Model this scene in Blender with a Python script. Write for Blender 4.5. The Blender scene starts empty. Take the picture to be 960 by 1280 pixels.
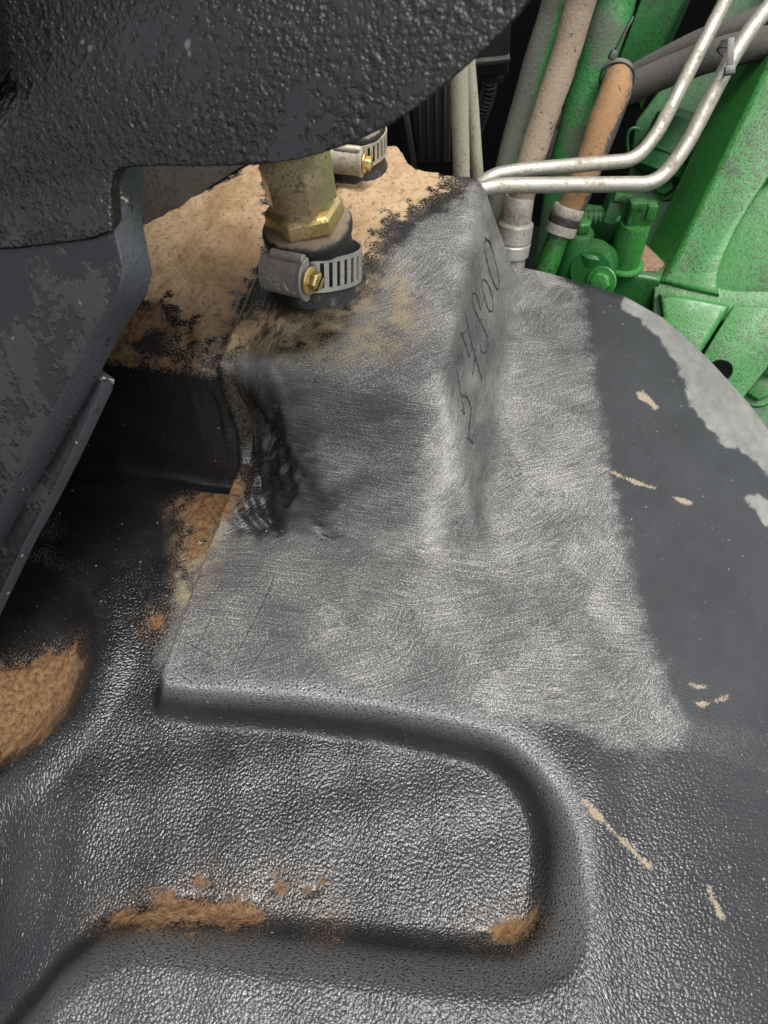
import bpy, bmesh, math, random
import numpy as np
from mathutils import Vector, Matrix

random.seed(4)
C = bpy.context.scene.collection
SC = bpy.context.scene

# ------------------------------------------------------------------ camera
CAM = Vector((0.0, 0.0, 0.315))
PITCH = math.radians(55.5)
FPX = 900.0                                     # focal length, in pixels of a 960 x 1280 picture
cam = bpy.data.cameras.new('camera')
cam.sensor_fit = 'VERTICAL'
cam.sensor_height = 24.0
cam.lens = 24.0 * FPX / 1280.0
cam.clip_start = 0.01
cam.clip_end = 100.0
cam.dof.use_dof = True
cam.dof.focus_distance = 0.37
cam.dof.aperture_fstop = cam.lens / 1.3         # an opening of 1.3 mm
cam_ob = bpy.data.objects.new('camera', cam)
C.objects.link(cam_ob)
cam_ob.location = CAM
cam_ob.rotation_euler = (math.radians(90) - PITCH, 0, 0)
SC.camera = cam_ob

# ------------------------------------------------------------------ sky, sun, exposure
SUN_EL, SUN_AZ = math.radians(73), math.radians(140)    # azimuth measured from +Y (ahead) to +X (right)
w = bpy.data.worlds.new('World'); SC.world = w; w.use_nodes = True
wt = w.node_tree
for n_ in list(wt.nodes): wt.nodes.remove(n_)
sky = wt.nodes.new('ShaderNodeTexSky'); sky.sky_type = 'NISHITA'; sky.sun_disc = False
sky.sun_elevation = SUN_EL; sky.sun_rotation = SUN_AZ
sky.air_density = 1.0; sky.dust_density = 4.0; sky.ozone_density = 0.6
hs = wt.nodes.new('ShaderNodeHueSaturation'); hs.inputs['Saturation'].default_value = 0.22   # overcast: grey light
bg = wt.nodes.new('ShaderNodeBackground'); bg.inputs['Strength'].default_value = 0.12
wo = wt.nodes.new('ShaderNodeOutputWorld')
wt.links.new(sky.outputs[0], hs.inputs['Color']); wt.links.new(hs.outputs[0], bg.inputs[0]); wt.links.new(bg.outputs[0], wo.inputs[0])
sl = bpy.data.lights.new('sun', 'SUN'); sl.energy = 1.5; sl.angle = math.radians(30); sl.color = (1, 0.96, 0.9)
so = bpy.data.objects.new('sun', sl); C.objects.link(so)
sd = Vector((math.cos(SUN_EL) * math.sin(SUN_AZ), math.cos(SUN_EL) * math.cos(SUN_AZ), math.sin(SUN_EL)))
so.rotation_euler = sd.to_track_quat('Z', 'Y').to_euler()
so.location = sd * 3
SC.view_settings.view_transform = 'Standard'
SC.view_settings.look = 'None'
SC.view_settings.exposure = 1.35
SC.view_settings.gamma = 1.0
SC.view_settings.use_curve_mapping = False
SC.cycles.use_denoising = True
SC.cycles.max_bounces = 4

# ------------------------------------------------------------------ helpers
cp, sp = math.cos(PITCH), math.sin(PITCH)
def ray(x, y):
    a, b = (x - 480.0) / FPX, (640.0 - y) / FPX
    return Vector((a, cp + b * sp, -sp + b * cp))
def at(x, y, Y):
    """the point at distance Y ahead that is seen at x, y"""
    r = ray(x, y)
    return CAM + r * (Y / r.y)
def on_plane(x, y, p, n):
    r = ray(x, y)
    return CAM + r * ((Vector(p) - CAM).dot(n) / r.dot(n))

def empty(name, loc=(0, 0, 0), rz=0.0):
    o = bpy.data.objects.new(name, None); C.objects.link(o)
    o.location = loc; o.rotation_euler = (0, 0, rz); o.empty_display_size = 0.02
    return o
def tag(o, label, cat=None, group=None, kind=None):
    if label: o['label'] = label
    if cat: o['category'] = cat
    if group: o['group'] = group
    if kind: o['kind'] = kind
    return o
def link(name, me, mat, parent=None):
    o = bpy.data.objects.new(name, me); C.objects.link(o)
    if mat: me.materials.append(mat)
    if parent is not None:
        o.parent = parent
        bpy.context.view_layer.update()
        o.matrix_parent_inverse = parent.matrix_world.inverted()
    return o
def finish(name, bm, mat, parent=None, smooth=True, angle=40):
    bmesh.ops.recalc_face_normals(bm, faces=bm.faces[:])
    me = bpy.data.meshes.new(name)
    bm.to_mesh(me); bm.free()
    if smooth:
        me.shade_smooth()
        me.set_sharp_from_angle(angle=math.radians(angle))
    return link(name, me, mat, parent)

def spline(pts, n=10, rad=None):
    """Catmull-Rom through the points, with radii carried along"""
    P = [Vector(p) for p in pts]; R = rad or [1.0] * len(P)
    P = [P[0] * 2 - P[1]] + P + [P[-1] * 2 - P[-2]]; R = [R[0]] + list(R) + [R[-1]]
    out, ro = [], []
    for i in range(1, len(P) - 2):
        for k in range(n):
            t = k / n
            a, b, c, d = P[i - 1], P[i], P[i + 1], P[i + 2]
            out.append(0.5 * ((2 * b) + (c - a) * t + (2 * a - 5 * b + 4 * c - d) * t * t + (3 * b - a - 3 * c + d) * t ** 3))
            ro.append(R[i] + (R[i + 1] - R[i]) * t)
    out.append(P[-2]); ro.append(R[-2])
    return out, ro
def fillet(pts, r, n=8):
    """a polyline with its corners rounded to about r, as a bent tube has them"""
    P = [Vector(p) for p in pts]; out = [P[0]]
    for i in range(1, len(P) - 1):
        a, b, c = P[i - 1], P[i], P[i + 1]
        u, v = (a - b), (c - b)
        k = min(r, u.length * 0.48, v.length * 0.48)
        p0, p1 = b + u.normalized() * k, b + v.normalized() * k
        for j in range(n + 1):
            t = j / n
            out.append(p0 * (1 - t) ** 2 + b * 2 * t * (1 - t) + p1 * t * t)
    out.append(P[-1])
    return out
def sweep(bm, pts, rads, seg=20, cap=True):
    pts = [Vector(p) for p in pts]
    if not isinstance(rads, (list, tuple)): rads = [rads] * len(pts)
    rings = []; nrm = None
    for i, p in enumerate(pts):
        t = (pts[min(i + 1, len(pts) - 1)] - pts[max(i - 1, 0)]).normalized()
        if nrm is None:
            nrm = t.orthogonal().normalized()
        nrm = (nrm - t * nrm.dot(t)).normalized()
        b = t.cross(nrm)
        rings.append([bm.verts.new(p + (nrm * math.cos(a) + b * math.sin(a)) * rads[i]) for a in [2 * math.pi * k / seg for k in range(seg)]])
    for r0, r1 in zip(rings, rings[1:]):
        for k in range(seg):
            bm.faces.new((r0[k], r0[(k + 1) % seg], r1[(k + 1) % seg], r1[k]))
    if cap:
        bm.faces.new(list(reversed(rings[0]))); bm.faces.new(rings[-1])
def tube(name, pts, rads, mat, parent=None, seg=20):
    bm = bmesh.new(); sweep(bm, pts, rads, seg)
    return finish(name, bm, mat, parent)
def lathe(bm, prof, base, axis=(0, 0, 1), seg=40, rot=0.0, poly=None):
    """turn a profile of (radius, height) about an axis; poly = number of flats"""
    ax = Vector(axis).normalized(); u = ax.orthogonal().normalized()
    if abs(ax.z) > 0.9: u = Vector((1, 0, 0)); u = (u - ax * u.dot(ax)).normalized()
    v = ax.cross(u); seg = poly or seg; base = Vector(base)
    rings = [[bm.verts.new(base + ax * h + (u * math.cos(rot + 2 * math.pi * k / seg) + v * math.sin(rot + 2 * math.pi * k / seg)) * r) for k in range(seg)] for r, h in prof]
    for r0, r1 in zip(rings, rings[1:]):
        for k in range(seg):
            bm.faces.new((r0[k], r0[(k + 1) % seg], r1[(k + 1) % seg], r1[k]))
    bm.faces.new(list(reversed(rings[0]))); bm.faces.new(rings[-1])
def prism(bm, front, back_vec, bevel=0.0, seg=2):
    """an outline with thickness; the outline's edges are rounded off"""
    bv = Vector(back_vec)
    a = [bm.verts.new(p) for p in front]; b = [bm.verts.new(Vector(p) + bv) for p in front]
    fs = [bm.faces.new(a), bm.faces.new(list(reversed(b)))]
    n = len(a)
    for k in range(n): fs.append(bm.faces.new((a[k], b[k], b[(k + 1) % n], a[(k + 1) % n])))
    bmesh.ops.recalc_face_normals(bm, faces=fs)
    if bevel:
        es = list({e for f in fs[:1] for e in f.edges})
        bmesh.ops.bevel(bm, geom=es, offset=bevel, segments=seg, profile=0.5, affect='EDGES', clamp_overlap=True)
def box(bm, c, size, M=None, bevel=0.0, seg=2):
    t = bmesh.new(); bmesh.ops.create_cube(t, size=1.0)
    for v in t.verts: v.co = Vector((v.co.x * size[0], v.co.y * size[1], v.co.z * size[2]))
    if bevel: bmesh.ops.bevel(t, geom=t.edges[:], offset=bevel, segments=seg, profile=0.5, affect='EDGES')
    M = (M or Matrix()).to_4x4(); M = Matrix.Translation(Vector(c)) @ M
    for v in t.verts: v.co = M @ v.co
    me = bpy.data.meshes.new('tmp'); t.to_mesh(me); t.free(); bm.from_mesh(me); bpy.data.meshes.remove(me)
def frame(z, x=(1, 0, 0)):
    """a rotation whose Z is z and whose X is close to x"""
    z = Vector(z).normalized(); x = Vector(x); x = (x - z * x.dot(z)).normalized(); y = z.cross(x)
    return Matrix((x, y, z)).transposed()

# ------------------------------------------------------------------ materials
class NT:
    def __init__(s, name):
        s.m = bpy.data.materials.new(name); s.m.use_nodes = True; s.t = s.m.node_tree
        for n in list(s.t.nodes): s.t.nodes.remove(n)
        s.out = s.t.nodes.new('ShaderNodeOutputMaterial'); s.b = s.t.nodes.new('ShaderNodeBsdfPrincipled')
        s.t.links.new(s.b.outputs[0], s.out.inputs[0])
        s.co = s.t.nodes.new('ShaderNodeTexCoord').outputs['Object']
    def put(s, sock, v):
        if v is None: return
        if hasattr(v, 'is_linked') or hasattr(v, 'links'): s.t.links.new(v, sock)
        elif isinstance(v, (tuple, list)) and len(v) == 3 and sock.type == 'RGBA': sock.default_value = (*v, 1)
        else: sock.default_value = v
    def attr(s, name):
        n = s.t.nodes.new('ShaderNodeAttribute'); n.attribute_name = name; return n.outputs['Fac']
    def noise(s, scale, detail=2, rough=0.5, vec=None, dist=0.0, col=False):
        n = s.t.nodes.new('ShaderNodeTexNoise'); s.put(n.inputs['Vector'], vec if vec is not None else s.co)
        n.inputs['Scale'].default_value = scale; n.inputs['Detail'].default_value = detail
        n.inputs['Roughness'].default_value = rough; n.inputs['Distortion'].default_value = dist
        return n.outputs['Color' if col else 'Fac']
    def voro(s, scale, vec=None, feature='F1', out='Distance', smooth=None):
        n = s.t.nodes.new('ShaderNodeTexVoronoi'); n.feature = feature; s.put(n.inputs['Vector'], vec if vec is not None else s.co)
        n.inputs['Scale'].default_value = scale
        if smooth is not None: n.inputs['Smoothness'].default_value = smooth
        return n.outputs[out]
    def math(s, op, a, b=None, c=None, clamp=False):
        n = s.t.nodes.new('ShaderNodeMath'); n.operation = op; n.use_clamp = clamp
        s.put(n.inputs[0], a); s.put(n.inputs[1], b); s.put(n.inputs[2], c); return n.outputs[0]
    def vmath(s, op, a, b=None, out=0):
        n = s.t.nodes.new('ShaderNodeVectorMath'); n.operation = op; s.put(n.inputs[0], a)
        if b is not None:
            if op == 'SCALE': s.put(n.inputs['Scale'], b)
            else: s.put(n.inputs[1], b)
        return n.outputs['Value' if op in ('LENGTH', 'DISTANCE', 'DOT_PRODUCT') else 'Vector']
    def sep(s, v):
        n = s.t.nodes.new('ShaderNodeSeparateXYZ'); s.put(n.inputs[0], v); return n.outputs
    def comb(s, x, y, z):
        n = s.t.nodes.new('ShaderNodeCombineXYZ'); s.put(n.inputs[0], x); s.put(n.inputs[1], y); s.put(n.inputs[2], z); return n.outputs[0]
    def step(s, v, lo, hi):
        n = s.t.nodes.new('ShaderNodeMapRange'); n.interpolation_type = 'SMOOTHSTEP'; s.put(n.inputs[0], v)
        n.inputs[1].default_value = lo; n.inputs[2].default_value = hi; return n.outputs[0]
    def remap(s, v, a, b, c, d):
        n = s.t.nodes.new('ShaderNodeMapRange'); s.put(n.inputs[0], v)
        for k, q in zip((1, 2, 3, 4), (a, b, c, d)): n.inputs[k].default_value = q
        return n.outputs[0]
    def mix(s, f, a, b, mode='MIX'):
        n = s.t.nodes.new('ShaderNodeMix'); n.data_type = 'RGBA'; n.blend_type = mode
        s.put(n.inputs[0], f); s.put(n.inputs[6], a); s.put(n.inputs[7], b); return n.outputs[2]
    def mixf(s, f, a, b):
        n = s.t.nodes.new('ShaderNodeMix'); n.data_type = 'FLOAT'
        s.put(n.inputs[0], f); s.put(n.inputs[2], a); s.put(n.inputs[3], b); return n.outputs[0]
    def bump(s, h, dist, strength=1.0, nrm=None):
        n = s.t.nodes.new('ShaderNodeBump'); s.put(n.inputs['Height'], h); n.inputs['Distance'].default_value = dist
        s.put(n.inputs['Strength'], strength)
        if nrm is not None: s.t.links.new(nrm, n.inputs['Normal'])
        return n.outputs[0]
    def up(s):
        """how far a surface faces the sky: settled dust lies on such faces"""
        g = s.t.nodes.new('ShaderNodeNewGeometry'); return s.sep(g.outputs['Normal'])[2]
    def set(s, color=None, rough=None, metal=None, normal=None, spec=None):
        s.put(s.b.inputs['Base Color'], color); s.put(s.b.inputs['Roughness'], rough); s.put(s.b.inputs['Metallic'], metal)
        if normal is not None: s.t.links.new(normal, s.b.inputs['Normal'])
        s.put(s.b.inputs['Specular IOR Level'], spec)
        return s.m

def m_paint(name, col, speck=0.5, grime=0.4, gcol=(0.03, 0.028, 0.024), rough=0.42, dust=0.0, dcol=(0.34, 0.27, 0.18), ss=420, spec=0.5):
    """paint with dark spatter, grime and settled dust"""
    t = NT(name)
    big = t.noise(22, 4, 0.6); mid = t.noise(130, 3, 0.6); fine = t.noise(ss, 2, 0.6)
    c = t.mix(t.math('MULTIPLY', t.remap(mid, 0.3, 0.7, 0, 1), 0.35), col, tuple(k * 0.6 for k in col))
    sp_ = t.step(t.math('ADD', fine, t.math('MULTIPLY', t.math('SUBTRACT', big, 0.5), 0.35)), 0.60 - 0.06 * speck, 0.66 - 0.06 * speck)
    c = t.mix(t.math('MULTIPLY', sp_, speck), c, gcol)
    gm = t.step(t.math('ADD', big, t.math('MULTIPLY', t.math('SUBTRACT', mid, 0.5), 0.5)), 0.52, 0.78)
    c = t.mix(t.math('MULTIPLY', gm, grime), c, gcol)
    if dust:
        dm = t.math('MULTIPLY', t.step(t.math('ADD', t.up(), t.math('MULTIPLY', t.math('SUBTRACT', mid, 0.5), 1.2)), 0.45, 1.0), dust)
        c = t.mix(dm, c, dcol)
    r = t.remap(mid, 0.2, 0.8, rough - 0.1, rough + 0.2)
    return t.set(c, r, 0.0, t.bump(t.math('ADD', t.math('MULTIPLY', fine, 0.35), mid), 0.0008, 0.5), spec)

def m_metal(name, col, dcol=(0.3, 0.22, 0.13), dirt=0.5, rough=0.38, metal=0.9, speck=(0.02, 0.014, 0.008), sp_amt=0.6, sscale=420):
    t = NT(name)
    big = t.noise(60, 4, 0.6); fine = t.noise(sscale, 3, 0.6)
    d = t.math('MULTIPLY', t.step(big, 0.42, 0.68), dirt)
    s2 = t.math('MULTIPLY', t.step(t.math('ADD', fine, t.math('MULTIPLY', t.math('SUBTRACT', big, 0.5), 0.3)), 0.56, 0.62), sp_amt)
    c = t.mix(s2, t.mix(d, col, dcol), speck)
    mt = t.math('MULTIPLY', t.math('SUBTRACT', 1.0, t.math('MAXIMUM', d, s2)), metal)
    r = t.math('ADD', t.math('MULTIPLY', d, 0.4), t.remap(fine, 0.3, 0.7, rough - 0.08, rough + 0.14))
    return t.set(c, r, mt, t.bump(t.math('ADD', fine, big), 0.0005, 0.5))

def m_hose(name, base, dustcol, dust=0.6, axis_bias=0.0, rough=0.6, scale=45, side=(-0.35, -0.45, 0.82)):
    """hose: rubber or paint under a patchy coat of dust"""
    t = NT(name)
    big = t.noise(scale, 4, 0.62); fine = t.noise(480, 3, 0.65); g = t.t.nodes.new('ShaderNodeNewGeometry')
    face = t.vmath('DOT_PRODUCT', g.outputs['Normal'], side)
    v = t.math('ADD', t.math('ADD', big, t.math('MULTIPLY', t.math('SUBTRACT', fine, 0.5), 0.5)), t.math('MULTIPLY', face, axis_bias))
    m = t.math('MULTIPLY', t.step(v, 0.62 - 0.35 * dust, 0.80 - 0.35 * dust), 0.93)
    dc = t.mix(fine, tuple(k * 0.72 for k in dustcol), tuple(min(1, k * 1.2) for k in dustcol))
    c = t.mix(m, base, dc)
    spk = t.math('MULTIPLY', t.step(t.noise(330, 2, 0.5), 0.66, 0.70), 0.7)
    c = t.mix(spk, c, (0.02, 0.018, 0.015))
    return t.set(c, t.mixf(m, rough, 0.95), 0.0, t.bump(t.math('ADD', fine, t.math('MULTIPLY', big, 2.0)), 0.0009, 0.55))

# ------------------------------------------------------------------ the tank's moulded top, as a height over its own axes u (across) and v (along)
YAW = math.radians(10.5)
EU = (math.cos(YAW), -math.sin(YAW)); EV = (math.sin(YAW), math.cos(YAW))
def to_uv(x, y): return x * EU[0] + y * EU[1], x * EV[0] + y * EV[1]
def to_xy(u, v): return u * EU[0] + v * EV[0], u * EU[1] + v * EV[1]
def sm(x, a, b):
    t = np.clip((x - a) / (b - a), 0, 1); return t * t * (3 - 2 * t)
def smin(a, b, k):
    h = np.clip(0.5 + 0.5 * (b - a) / k, 0, 1); return b * (1 - h) + a * h - k * h * (1 - h)
def smax(a, b, k): return -smin(-a, -b, k)
def sdf(u, v, poly):
    """signed distance to a closed outline, positive inside"""
    d = np.full(u.shape, 1e9); ins = np.zeros(u.shape, bool)
    for (ax, ay), (bx, by) in zip(poly, poly[1:] + poly[:1]):
        ex, ey = bx - ax, by - ay; wx, wy = u - ax, v - ay
        t = np.clip((wx * ex + wy * ey) / (ex * ex + ey * ey + 1e-18), 0, 1)
        d = np.minimum(d, (wx - ex * t) ** 2 + (wy - ey * t) ** 2)
        c = ((ay > v) != (by > v))
        with np.errstate(divide='ignore', invalid='ignore'):
            ins ^= c & (u < ex * (v - ay) / (by - ay if by != ay else 1e-18) + ax)
    d = np.sqrt(d); return np.where(ins, d, -d)
def arc(cx, cy, r, a0, a1, n=8):
    return [(cx + r * math.cos(math.radians(a0 + (a1 - a0) * k / n)), cy + r * math.sin(math.radians(a0 + (a1 - a0) * k / n))) for k in range(n + 1)]
# the raised deck round the slot: its left edge, then along the slot's rim and round its end
DECK = ([(-0.1255, 0.60), (-0.1255, 0.105), (-0.122, 0.0985), (-0.108, 0.0985), (-0.06, 0.1035), (-0.02, 0.1060)]
        + arc(0.018, 0.062, 0.0425, 88, 0, 10) + arc(0.0365, 0.046, 0.024, 0, -90, 8)
        + [(0.005, 0.0185), (-0.05, 0.0135), (-0.098, 0.0085), (-0.112, 0.003), (-0.125, -0.012), (-0.145, -0.05), (-0.17, -0.14), (0.5, -0.14), (0.5, 0.60)])
RIM = [(-0.5, 0.462), (-0.07, 0.462), (-0.04, 0.440), (0.0, 0.444), (0.02, 0.446), (0.05, 0.440), (0.09, 0.432), (0.12, 0.418), (0.15, 0.391), (0.180, 0.358), (0.208, 0.318),
       (0.235, 0.265), (0.255, 0.2), (0.27, 0.1), (0.275, -0.3), (-0.5, -0.3)]
POCKET = (-0.2236, 0.1015)
def H(u, v):
    u = np.asarray(u, float); v = np.asarray(v, float)
    # low floor on the left and in the slot
    fl = -0.0205 - 0.16 * np.maximum(0, -0.14 - u) * sm(v, 0.12, 0.0) - 0.05 * np.maximum(0, -0.15 - u)
    fl = fl - 0.25 * np.maximum(0, -0.10 - u) * sm(v, 0.06, -0.03)
    pr = np.hypot(u - POCKET[0], v - POCKET[1])
    fl = fl - 0.014 * sm(pr, 0.060, 0.036) + 0.002 * sm(pr, 0.080, 0.066) * sm(pr, 0.050, 0.064)
    # deck, falling away to the right
    dk = -1.15 * np.maximum(0, u - 0.035) ** 2 + 0.0022 * np.exp(-((u - 0.072) / 0.012) ** 2) * sm(v, 0.12, 0.09)
    d = sdf(u, v, DECK)
    left = sm(v, 0.094, 0.112) * sm(u, -0.09, -0.118)
    near = sm(v, 0.095, 0.020)
    wo = 0.0088 - 0.0048 * left + 0.002 * near; wi = 0.005 - 0.003 * left + 0.010 * near
    z = fl + (dk - fl) * sm(d, -wo, wi)
    # block standing on the deck
    vf = 0.194 + 0.036 * sm(u, -0.086, -0.121)
    vt = 0.233 + 0.002 * np.sin(u * 60)
    hf = (v - vf) / (vt - vf)
    ht = 0.0145 - 0.031 * 0.0
    hs = (ht - u) / 0.0315
    hl = (u + 0.1275) / 0.0045
    hb = (0.420 + 0.025 * sm(u, -0.055, -0.075) - v) / 0.010
    h = smin(smin(hf, hs, 0.22), smin(hl, hb, 0.1), 0.10)
    h = smin(h, np.ones_like(h), 0.16)
    hk = smax(h, np.zeros_like(h), 0.20)
    z = z + 0.075 * hk
    # lower shoulder left of the block, under the soil
    sh = smin((v - 0.229) / 0.007, (0.445 - v) / 0.010, 0.3)
    sh = smax(smin(sh, np.ones_like(sh), 0.35), np.zeros_like(sh), 0.25)
    ls = sm(u, -0.120, -0.1285)
    top = 0.0655 - 0.06 * np.maximum(0, -0.14 - u) - 0.003 * np.exp(-((u + 0.131) / 0.006) ** 2)
    z = np.maximum(z, (fl + (top - fl) * sh) * ls + z * (1 - ls))
    # little dents: the slit at the block's foot, the dimple on its top
    for (cu, cv, a, b, ang, dep) in ((-0.0655, 0.1935, 0.0075, 0.0016, -0.25, 0.0028), (-0.092, 0.262, 0.013, 0.005, 0.1, 0.004), (-0.108, 0.19, 0.02, 0.012, 0.5, 0.0015)):
        du, dv = u - cu, v - cv
        p = (du * math.cos(ang) + dv * math.sin(ang)) / a; q = (-du * math.sin(ang) + dv * math.cos(ang)) / b
        z = z - dep * np.exp(-(p * p + q * q))
    # torn ridges in the ground-out corner
    gz = sm(u, -0.082, -0.098) * sm(v, 0.186, 0.2) * sm(v, 0.242, 0.232) * sm(u, -0.128, -0.122)
    z = z + gz * (0.0008 * np.sin(u * 520 + v * 310 + 2 * np.sin(v * 160)) + 0.0003 * np.sin(u * 240 - v * 440))
    # rolled outer rim and the side below it
    t = 0.020 - sdf(u, v, RIM)
    r = 0.020
    tc = np.clip(t, 0, r * 0.97)
    z = z - (r - np.sqrt(np.maximum(r * r - tc * tc, 0))) - 9.0 * np.clip(t - r * 0.97, 0, 0.02)
    # hand-made unevenness
    z = z + (0.0005 - 0.0004 * sm(u, 0.03, 0.08)) * np.sin(u * 71 + 3 * np.sin(v * 37)) * np.sin(v * 83 + 1.3) + (0.0003 - 0.0003 * sm(u, 0.02, 0.06)) * np.sin(u * 190 + v * 60)
    return z
# outlines of the wear, soil and dust on the tank, in the tank's own u, v metres
SAND = [[(-0.1332, 0.2437), (-0.1193, 0.2365), (-0.1044, 0.2469), (-0.0883, 0.2458), (-0.0713, 0.2573), (-0.0673, 0.2756), (-0.0590, 0.2961), (-0.0561, 0.3263), (-0.0468, 0.3495), (-0.0342, 0.3711), (-0.0251, 0.3902), (-0.0172, 0.4057), (-0.0193, 0.7078), (0.0124, 0.6648), (0.0360, 0.6517), (0.0436, 0.4237), (0.0568, 0.4161), (0.0624, 0.3866), (0.0659, 0.3500), (0.0717, 0.3041), (0.0796, 0.2528), (0.0874, 0.2083), (0.0944, 0.1778), (0.1046, 0.1470), (0.1121, 0.1277), (0.1103, 0.1203), (0.0988, 0.1140), (0.0826, 0.1096), (0.0702, 0.1145), (0.0542, 0.1168), (0.0365, 0.1150), (0.0189, 0.1129), (0.0008, 0.1139), (-0.0214, 0.1154), (-0.0511, 0.1151), (-0.0877, 0.1109), (-0.1331, 0.1139), (-0.1381, 0.1164), (-0.1373, 0.1429), (-0.1368, 0.1722), (-0.1329, 0.2017), (-0.1192, 0.2135), (-0.1165, 0.2291), (-0.1323, 0.2360)]]
DARK = [[(-0.0779, 0.1928), (-0.0707, 0.1949), (-0.0618, 0.1925), (-0.0668, 0.1883), (-0.0737, 0.1890)],
  [(-0.1432, 0.2359), (-0.1317, 0.2368), (-0.1176, 0.2313), (-0.1052, 0.2298), (-0.0928, 0.2268), (-0.0817, 0.2256), (-0.0749, 0.2206), (-0.0782, 0.2122), (-0.0825, 0.2032), (-0.0858, 0.1941), (-0.0931, 0.1873), (-0.1047, 0.1909), (-0.1172, 0.2070), (-0.1312, 0.2291), (-0.1377, 0.2310), (-0.1459, 0.2333)],
  [(-0.1221, 0.2655), (-0.1080, 0.2740), (-0.0720, 0.2786), (-0.0642, 0.2723), (-0.0709, 0.2556), (-0.0843, 0.2455), (-0.1003, 0.2396), (-0.1144, 0.2467)]]
MUD = [[(-0.2312, 0.3302), (-0.2131, 0.3473), (-0.1890, 0.3786), (-0.1560, 0.4227), (-0.1369, 0.3560), (-0.1311, 0.3153), (-0.1304, 0.2857), (-0.1349, 0.2493), (-0.1350, 0.2409), (-0.1491, 0.2546), (-0.1536, 0.2751), (-0.1707, 0.2850), (-0.1806, 0.2780), (-0.1932, 0.2643)],
  [(-0.1045, 0.4048), (-0.0832, 0.4221), (-0.0982, 0.7128), (-0.0374, 0.3980), (-0.0487, 0.3845), (-0.0570, 0.3703), (-0.0675, 0.3593), (-0.0707, 0.3384), (-0.0726, 0.3173), (-0.0733, 0.3039), (-0.0800, 0.3055), (-0.0981, 0.3557)],
  [(-0.1329, 0.2505), (-0.1205, 0.2601), (-0.1107, 0.2691), (-0.1033, 0.2640), (-0.1140, 0.2522), (-0.1185, 0.2406)]]
CLAY = [[(-0.1888, 0.2647), (-0.1726, 0.2805), (-0.1555, 0.2602), (-0.1690, 0.2595), (-0.1765, 0.2509)],
  [(-0.1830, 0.2505), (-0.1687, 0.2424), (-0.1416, 0.2380), (-0.1418, 0.2370), (-0.1574, 0.2364), (-0.1834, 0.2362)],
  [(-0.1510, 0.2647), (-0.1349, 0.2493), (-0.1368, 0.2362), (-0.1416, 0.2383)],
  [(-0.1616, 0.2081), (-0.1522, 0.2167), (-0.1443, 0.2243), (-0.1219, 0.2169), (-0.1190, 0.2046), (-0.1223, 0.1951), (-0.1332, 0.1967), (-0.1358, 0.1825), (-0.1400, 0.1765), (-0.1450, 0.1857), (-0.1476, 0.1985), (-0.1567, 0.2054)],
  [(-0.1484, 0.1366), (-0.1475, 0.1432), (-0.1418, 0.1422), (-0.1412, 0.1359), (-0.1452, 0.1326)],
  [(-0.2386, 0.1016), (-0.2113, 0.1112), (-0.1852, 0.1258), (-0.1783, 0.1161), (-0.1753, 0.1043), (-0.1752, 0.0896), (-0.1780, 0.0723), (-0.1979, 0.0621), (-0.2130, 0.0564)],
  [(-0.1221, 0.0079), (-0.1129, 0.0124), (-0.1003, 0.0174), (-0.0933, 0.0217), (-0.0822, 0.0244), (-0.0720, 0.0251), (-0.0568, 0.0273), (-0.0539, 0.0219), (-0.0560, 0.0185), (-0.0769, 0.0126), (-0.0954, 0.0096), (-0.1126, 0.0063)],
  [(-0.0840, 0.0296), (-0.0804, 0.0315), (-0.0779, 0.0282), (-0.0813, 0.0258)],
  [(-0.0586, 0.0336), (-0.0527, 0.0359), (-0.0500, 0.0322), (-0.0533, 0.0292)],
  [(-0.0416, 0.0343), (-0.0352, 0.0361), (-0.0332, 0.0335), (-0.0388, 0.0312)],
  [(-0.0324, 0.0235), (-0.0272, 0.0251), (-0.0263, 0.0217), (-0.0313, 0.0207)],
  [(0.0322, 0.0315), (0.0428, 0.0364), (0.0533, 0.0411), (0.0561, 0.0391), (0.0521, 0.0339), (0.0400, 0.0307)]]
GRIT = [[(-0.1338, 0.2560), (-0.1205, 0.2601), (-0.0763, 0.2795), (-0.0615, 0.3087), (-0.0508, 0.3204), (-0.0317, 0.2799), (-0.0394, 0.2544), (-0.0682, 0.2435), (-0.1023, 0.2398)],
  [(-0.1576, 0.2052), (-0.1312, 0.2291), (-0.1195, 0.1730), (-0.1219, 0.1489), (-0.1347, 0.1479)]]
DUST = [[(0.1189, 0.6482), (0.1426, 0.6484), (0.1787, 0.6363), (0.2253, 0.6135), (0.2725, 0.5873), (0.3210, 0.5544), (0.1884, 0.2915), (0.1708, 0.2988), (0.1587, 0.3077), (0.1482, 0.3046), (0.1413, 0.3145), (0.1329, 0.3242), (0.1267, 0.3420), (0.1210, 0.3645), (0.1111, 0.3832), (0.0980, 0.3978), (0.0846, 0.4054)],
  [(0.1576, 0.2716), (0.1658, 0.2783), (0.1801, 0.2704), (0.1834, 0.2580), (0.1683, 0.2573)]]
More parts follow.
